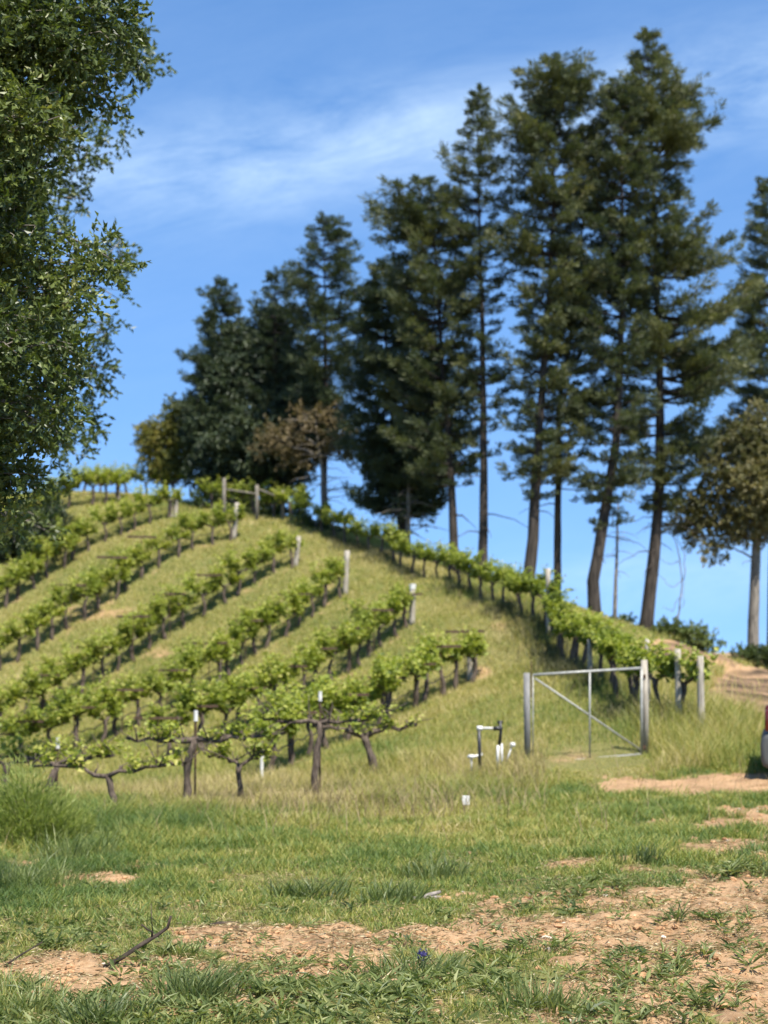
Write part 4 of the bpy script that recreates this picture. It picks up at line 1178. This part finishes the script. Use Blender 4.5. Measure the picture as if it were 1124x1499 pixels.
leafy('olive brown broadleaf tree on a slender grey trunk at the right edge', 'broadleaf_tree', [b, at(1104, 870, 45), at(1108, 780, 45), at(1112, 680, 45), at(1112, 620, 45)], 45, .15,
      [(1095, 640, 50, 42, 0), (1060, 690, 42, 45, 0), (1110, 710, 55, 55, -.5), (1040, 745, 40, 40, .2), (1010, 762, 34, 26, .3), (1090, 765, 50, 40, 0), (1045, 800, 24, 26, 0), (1150, 680, 55, 70, .2), (1140, 760, 40, 40, 0), (1022, 790, 20, 18, .3), (1115, 610, 30, 22, 0), (1000, 735, 26, 22, .8), (1035, 655, 34, 34, .9), (990, 770, 22, 16, .6)], .12, .065, 'oliveleaf', 'greybark', 130, .55, 24, per=9, tw=.22, bare=8)
b = gpt(597, 815, 46)
leafy('thin grey green understory tree behind the hedge row vines', 'small_tree', [b, b + (0, 0, .6), at(598, 740, 46), at(598, 700, 46)], 46, .09,
      [(600, 735, 30, 22, 0), (625, 755, 26, 18, 0), (575, 750, 22, 22, 0), (610, 715, 22, 16, 0)], .10, .05, 'greyleaf', 'greybark', 70, .5, 25, per=7, tw=.22, bare=26)
# dark understory under the fir
b = gpt(595, 812, 47.5)
leafy('very dark low evergreen under the dense fir', 'evergreen_tree', [b, b + (0, 0, .6), at(590, 740, 47.5), at(590, 690, 47.5)], 47.5, .12,
      [(560, 690, 34, 40, 0), (605, 680, 42, 45, 0), (560, 725, 30, 22, 0), (610, 725, 35, 20, 0), (640, 690, 25, 35, 0)], .15, .06, 'fir', 'pinebark', 110, .35, 26, per=9, tw=.28)

# snag
b = gpt(899, 912, 44)
t = thing('dead_snag', 'thin bare dead snag between the curved pine and the tallest pine', 'dead tree', b)
g = MB(); zt = at(905, 735, 44) - b
fs = np.linspace(0, 1, 9)[:, None]
g.tube(zt * fs + RNG.normal(0, .02, (9, 3)) * fs, np.linspace(.07, .02, 9), 7, .5, True, .15); g.build('trunk', M['greybark'], t, True)
g = MB()
for k in range(16):
    f = .35 + .65 * RNG.random(); o = zt * f; az = RNG.random() * 6.283; L = .25 + .55 * RNG.random(); f6 = np.linspace(0, 1, 6)
    g.tube(o + np.c_[math.cos(az) * L * f6, math.sin(az) * L * f6, .2 * L * f6 - .5 * L * f6 ** 2], np.linspace(.014, .004, 6), 5)
g.build('twigs', M['greybark'], t, True)
# curling dead limbs hanging right of the tallest pine
b = gpt(985, 942, 44.6)
t = thing('dead_sapling', 'bare curling dead sapling right of the tallest pine', 'dead tree', b)
g = MB()
for pts, r in [([(985, 946), (992, 900), (1000, 850), (990, 790), (965, 760)], .028), ([(1000, 850), (1004, 820), (992, 780), (975, 765)], .016), ([(998, 870), (985, 895), (970, 890)], .012), ([(1000, 850), (985, 860), (972, 850), (965, 838)], .012),
               ([(996, 820), (980, 826), (962, 815)], .011), ([(990, 905), (1000, 880), (1003, 850)], .012)]:
    Q = np.array([at(p[0], p[1], 44.6) for p in pts]) - b
    zz = np.linspace(0, len(Q) - 1, 12); Q = np.stack([np.interp(zz, np.arange(len(Q)), Q[:, a]) for a in range(3)], -1); Q[1:-1] += RNG.normal(0, .03, (10, 3))
    g.tube(Q, np.linspace(r, r * .4, 12), 5)
g.build('branches', M['greybark'], t, True)

# ridge bushes
def bush(label, px, py, D, lobes, mat, dens, tint, seed, group='bushes on the ridge'):
    b = gpt(px, py, D)
    return leafy(label, 'bush', [b, b + (0, 0, .12), b + (0, 0, .25)], D, .05, lobes, .11, .06, mat, 'deadwood', dens * 2.6, tint, seed, 'bush', group, 9, -.3, .02, .2)


bush('green bush at the foot of the tallest pine', 1005, 950, 44, [(985, 930, 26, 22, 0), (1015, 936, 28, 20, 0), (1042, 945, 16, 12, 0), (968, 922, 14, 14, 0)], 'bushleaf', 150, .62, 31)
bush('dark bush at the foot of the slender grey trunk', 1096, 968, 43, [(1085, 962, 22, 14, 0), (1112, 962, 24, 16, 0), (1140, 964, 25, 16, 0)], 'bushleaf', 150, .3, 32)
bush('low dark bush left of the tallest pine trunk', 918, 925, 44.5, [(918, 916, 20, 12, 0), (900, 912, 14, 9, .2)], 'bushleaf', 150, .25, 33)
bush('shaded bush at the top end of the hedge row', 462, 790, 49, [(462, 780, 26, 22, 0), (490, 790, 20, 16, 0), (440, 765, 18, 14, 0)], 'bushleaf', 120, .35, 34)
bush('dark bush behind the brace fence', 368, 762, 52, [(350, 745, 28, 22, 0), (395, 748, 28, 22, 0), (300, 735, 24, 20, .5), (435, 750, 18, 18, 0)], 'bushleaf', 110, .25, 35)
bush('leafy grey green bush at the foot of the left edge tree', 45, 800, 46.5, [(35, 775, 40, 34, 0), (75, 770, 26, 36, 0), (5, 800, 30, 26, 0)], 'greyleaf', 160, .3, 36, 'bushes by the left trees')

# the two trees at the left edge
b = np.array([-4.4, 9.5, 0]); b[2] = float(height(b[0], b[1]))
leafy('large evergreen oak with crisp glossy leaves hanging in from the left edge', 'oak_tree', [b, b + (.15, 0, 1.2), b + (.5, -.1, 2.4), b + (.8, 0, 3.6), b + (1.1, -.1, 5.2)], 9.0, .22,
      [(60, 50, 130, 95, 0), (165, 30, 62, 52, .4), (190, 75, 35, 40, .9), (20, 170, 100, 70, -.2), (110, 130, 75, 60, .8), (10, 300, 70, 90, -.2), (45, 245, 45, 45, 0), (60, 430, 85, 60, 0), (140, 372, 55, 34, .3), (170, 405, 28, 32, .5), (95, 385, 60, 40, 0),
       (40, 510, 80, 70, -.3), (95, 520, 45, 60, .3), (50, 600, 66, 70, -.2), (85, 610, 32, 50, .2), (15, 690, 48, 60, 0), (10, 750, 36, 40, 0), (-90, 120, 140, 180, 0), (-90, 420, 130, 180, .2), (-70, 650, 100, 110, 0), (-180, -120, 240, 150, .3), (90, -110, 150, 90, .2), (-320, 250, 180, 240, 0)],
      .048, .026, 'oakleaf', 'greybark', 1900, .5, 41, per=9, droop=.15, limb=.04, tw=.11, group='trees at the left edge')
b = np.array([-7.2, 18.5, 0]); b[2] = float(height(b[0], b[1]))
leafy('second evergreen oak standing behind the crisp leaved one', 'oak_tree', [b, b + (.2, 0, 1.5), b + (.9, 0, 3.2), b + (1.4, 0, 5.0), b + (1.7, 0, 7.4)], 17.5, .24,
      [(205, 95, 38, 42, 0), (180, 60, 40, 50, .4), (165, 180, 28, 28, 0), (130, 215, 34, 40, 0), (105, 260, 36, 40, .3), (60, 320, 50, 30, 0), (120, 300, 18, 20, 0), (170, 370, 30, 40, 0), (180, 430, 16, 16, 0), (150, 480, 28, 34, 0), (140, 545, 32, 45, 0), (120, 610, 34, 45, .3), (95, 650, 38, 34, 0), (60, 715, 38, 42, .2),
       (70, 775, 30, 26, 0), (20, 790, 36, 30, .4), (-50, 560, 120, 160, 0), (-60, 260, 140, 180, 0), (-40, 20, 140, 130, 0), (60, 480, 50, 60, .4), (60, 170, 60, 60, .5)],
      .075, .034, 'oakleaf', 'greybark', 480, .42, 42, per=10, droop=.15, limb=.04, tw=.18, group='trees at the left edge', dscale=.9)

# ------------------------------------------------------------------ car at the right edge
M['paint'] = solid_mat('silver_grey_paint', (.27, .28, .28), (.31, .32, .32), 3, (1, 1, 1), .35, 0, .4, .5)
M['bumper'] = solid_mat('grey_bumper_plastic', (.07, .073, .068), (.10, .104, .095), 6, (1, 1, 1), .55, .05, 0, .4)
M['redlens'] = solid_mat('red_lens', (.085, .012, .009), (.13, .018, .012), 20, (1, 1, 1), .2, 0, 0, .6)
M['glass'] = solid_mat('dark_car_glass', (.015, .018, .02), (.03, .035, .04), 4, (1, 1, 1), .08, 0, 0, .8)
M['tyre'] = solid_mat('tyre_rubber', (.015, .015, .015), (.03, .03, .03), 20, (1, 1, 1), .85, .2)
M['rim'] = solid_mat('wheel_rim', (.4, .4, .4), (.5, .5, .5), 10, (1, 1, 1), .35, 0, .8)


def prism(name, prof, y0, y1, mat, parent, bevel=.04, seg=3):
    bm = bmesh.new()
    vs = [bm.verts.new((x, y0, z)) for x, z in prof]; f = bm.faces.new(vs)
    r = bmesh.ops.extrude_face_region(bm, geom=[f])
    for v in [e for e in r['geom'] if isinstance(e, bmesh.types.BMVert)]: v.co.y = y1
    bmesh.ops.recalc_face_normals(bm, faces=bm.faces)
    me = bpy.data.meshes.new(name); bm.to_mesh(me); bm.free(); me.materials.append(mat)
    for p in me.polygons: p.use_smooth = True
    o = bpy.data.objects.new(name, me); COL.objects.link(o); o.parent = parent
    if bevel:
        b = o.modifiers.new('bevel', 'BEVEL'); b.width = bevel; b.segments = seg; b.limit_method = 'ANGLE'; b.harden_normals = False
    return o


cd = 18.3
cb = at(1114, 1140, cd); gz = float(height(cb[0] + 1.0, cd + .5))
car = thing('parked_car', 'silver grey car at the right edge showing its rear bumper and red lamp', 'car', (cb[0], cd, -.19), None, -.25)
prism('body', [(.10, .32), (.10, .95), (.16, 1.05), (.9, 1.08), (3.3, 1.06), (4.4, .92), (4.5, .6), (4.45, .32), (3.95, .30), (3.85, .55), (3.55, .68), (3.25, .55), (3.15, .30), (1.45, .30), (1.35, .55), (1.05, .68), (.75, .55), (.65, .32)], .02, 1.80, M['paint'], car, .05)
prism('cabin', [(.18, 1.04), (.42, 1.58), (.62, 1.66), (2.2, 1.66), (2.45, 1.60), (3.25, 1.05)], .10, 1.72, M['paint'], car, .07)
for y_, nm in ((.085, 'side_window'), (1.72, 'side_window')):
    prism(nm, [(.48, 1.12), (.62, 1.54), (1.45, 1.56), (1.45, 1.12)], y_, y_ + .022, M['glass'], car, 0)
    prism(nm, [(1.55, 1.12), (1.55, 1.56), (2.25, 1.55), (2.85, 1.12)], y_, y_ + .022, M['glass'], car, 0)
prism('bumper', [(.03, .30), (.0, .42), (.0, .58), (.035, .70), (.14, .72), (.40, .70), (.62, .60), (.62, .36), (.40, .30)], -.015, 1.835, M['bumper'], car, .06, 4)
for y_ in (.0, 1.64):
    prism('tail_lamp', [(.055, .74), (.06, .98), (.14, 1.02), (.30, 1.0), (.26, .76)], y_, y_ + .18, M['redlens'], car, .02)
for x_ in (1.05, 3.55):
    for y_ in (.03, 1.59):
        w = MB(); a = np.linspace(0, 2 * math.pi, 33)
        w.tube([(x_, y_, .34), (x_, y_ + .02, .34), (x_, y_ + .18, .34), (x_, y_ + .2, .34)], [.31, .34, .34, .31], 28); wo = w.build('wheel', M['tyre'], car)
        w = MB(); w.tube([(x_, y_ - .006, .34), (x_, y_ + .206, .34)], [.2, .2], 24); w.build('rim', M['rim'], wo)

# ------------------------------------------------------------------ light, sky, camera
SUN_AZ, SUN_EL = math.radians(152), math.radians(60)   # clockwise from the view direction (+Y): from the right and a little behind the camera
sd = Vector((math.sin(SUN_AZ) * math.cos(SUN_EL), math.cos(SUN_AZ) * math.cos(SUN_EL), math.sin(SUN_EL)))
sl = bpy.data.lights.new('sun', 'SUN'); sl.energy = 3.7; sl.angle = math.radians(.53); sl.color = (1, .95, .86)
so = bpy.data.objects.new('sun', sl); COL.objects.link(so); so.rotation_euler = sd.to_track_quat('Z', 'Y').to_euler(); so.location = (10, -5, 20)

w = bpy.data.worlds.new('World'); S.world = w; w.use_nodes = True
nt = w.node_tree; nt.nodes.clear(); L = nt.links.new
out = nt.nodes.new('ShaderNodeOutputWorld'); bg = nt.nodes.new('ShaderNodeBackground'); bg.inputs[1].default_value = .085
sky = nt.nodes.new('ShaderNodeTexSky'); sky.sky_type = 'NISHITA'; sky.sun_disc = False; sky.sun_elevation = SUN_EL; sky.sun_rotation = SUN_AZ
sky.air_density = .85; sky.dust_density = 0.0; sky.ozone_density = 3.0; sky.altitude = 400
# thin cirrus by direction of the sky; the gradient is looked up a little above the true horizon (clear dry air)
tc = nt.nodes.new('ShaderNodeTexCoord')
sp = nt.nodes.new('ShaderNodeSeparateXYZ'); L(tc.outputs['Generated'], sp.inputs[0])


def mth(op, a, b=None, c=None):
    n = nt.nodes.new('ShaderNodeMath'); n.operation = op
    for k, v in enumerate((a, b, c)):
        if v is None: continue
        if isinstance(v, (int, float)): n.inputs[k].default_value = v
        else: L(v, n.inputs[k])
    return n.outputs[0]


ay = mth('MAXIMUM', mth('ABSOLUTE', sp.outputs[1]), .05)
u_ = mth('DIVIDE', sp.outputs[0], ay); v_ = mth('DIVIDE', sp.outputs[2], ay)
zq = mth('MULTIPLY_ADD', sp.outputs[2], .58, .185)
cq = nt.nodes.new('ShaderNodeCombineXYZ'); L(sp.outputs[0], cq.inputs[0]); L(sp.outputs[1], cq.inputs[1]); L(zq, cq.inputs[2])
nq = nt.nodes.new('ShaderNodeVectorMath'); nq.operation = 'NORMALIZE'; L(cq.outputs[0], nq.inputs[0]); L(nq.outputs[0], sky.inputs[0])
vr = mth('SUBTRACT', v_, mth('MULTIPLY', u_, .15))          # bands tilt up to the right
cmb = nt.nodes.new('ShaderNodeCombineXYZ'); L(mth('MULTIPLY', u_, 7.0), cmb.inputs[0]); L(mth('MULTIPLY', vr, 22.0), cmb.inputs[1])
n1 = nt.nodes.new('ShaderNodeTexNoise'); n1.inputs['Scale'].default_value = 1.0; n1.inputs['Detail'].default_value = 10; n1.inputs['Roughness'].default_value = .7; n1.inputs['Distortion'].default_value = .4
L(cmb.outputs[0], n1.inputs['Vector'])


def band(center, width, amp):
    d = mth('DIVIDE', mth('SUBTRACT', vr, center), width)
    return mth('MULTIPLY', mth('POWER', 2.718, mth('MULTIPLY', mth('MULTIPLY', d, d), -1.0)), amp)


bands = mth('ADD', mth('ADD', band(.345, .036, .78), band(.02, .022, .35)), .07)
cl = mth('MULTIPLY', bands, mth('MINIMUM', mth('MAXIMUM', mth('MULTIPLY', mth('SUBTRACT', n1.outputs['Fac'], .30), 2.6), 0), 1))
mx = nt.nodes.new('ShaderNodeMix'); mx.data_type = 'RGBA'
hs = nt.nodes.new('ShaderNodeHueSaturation'); hs.inputs['Saturation'].default_value = 1.15; hs.inputs['Value'].default_value = 1.13; L(sky.outputs[0], hs.inputs['Color'])
L(mth('MULTIPLY', cl, .55), mx.inputs[0]); L(hs.outputs[0], mx.inputs[6]); mx.inputs[7].default_value = (5.4, 6.6, 7.5, 1)
L(mx.outputs[2], bg.inputs[0]); L(bg.outputs[0], out.inputs[0])

cam = bpy.data.cameras.new('camera'); co = bpy.data.objects.new('camera', cam); COL.objects.link(co)
co.location = (0, 0, CAM_H); co.rotation_euler = (math.pi / 2 + PITCH, 0, 0)
cam.sensor_fit = 'VERTICAL'; cam.sensor_height = 36; cam.lens = F / 1499 * 36; cam.clip_start = .1; cam.clip_end = 8000
cam.dof.use_dof = True; cam.dof.focus_distance = 7.3; cam.dof.aperture_fstop = 2.6; cam.dof.aperture_blades = 0
S.camera = co
S.view_settings.view_transform = 'Standard'; S.view_settings.look = 'None'; S.view_settings.gamma = 1; S.view_settings.exposure = 1.3
S.render.engine = 'CYCLES'
S.cycles.use_denoising = True
S.cycles.max_bounces = 8; S.cycles.transparent_max_bounces = 8
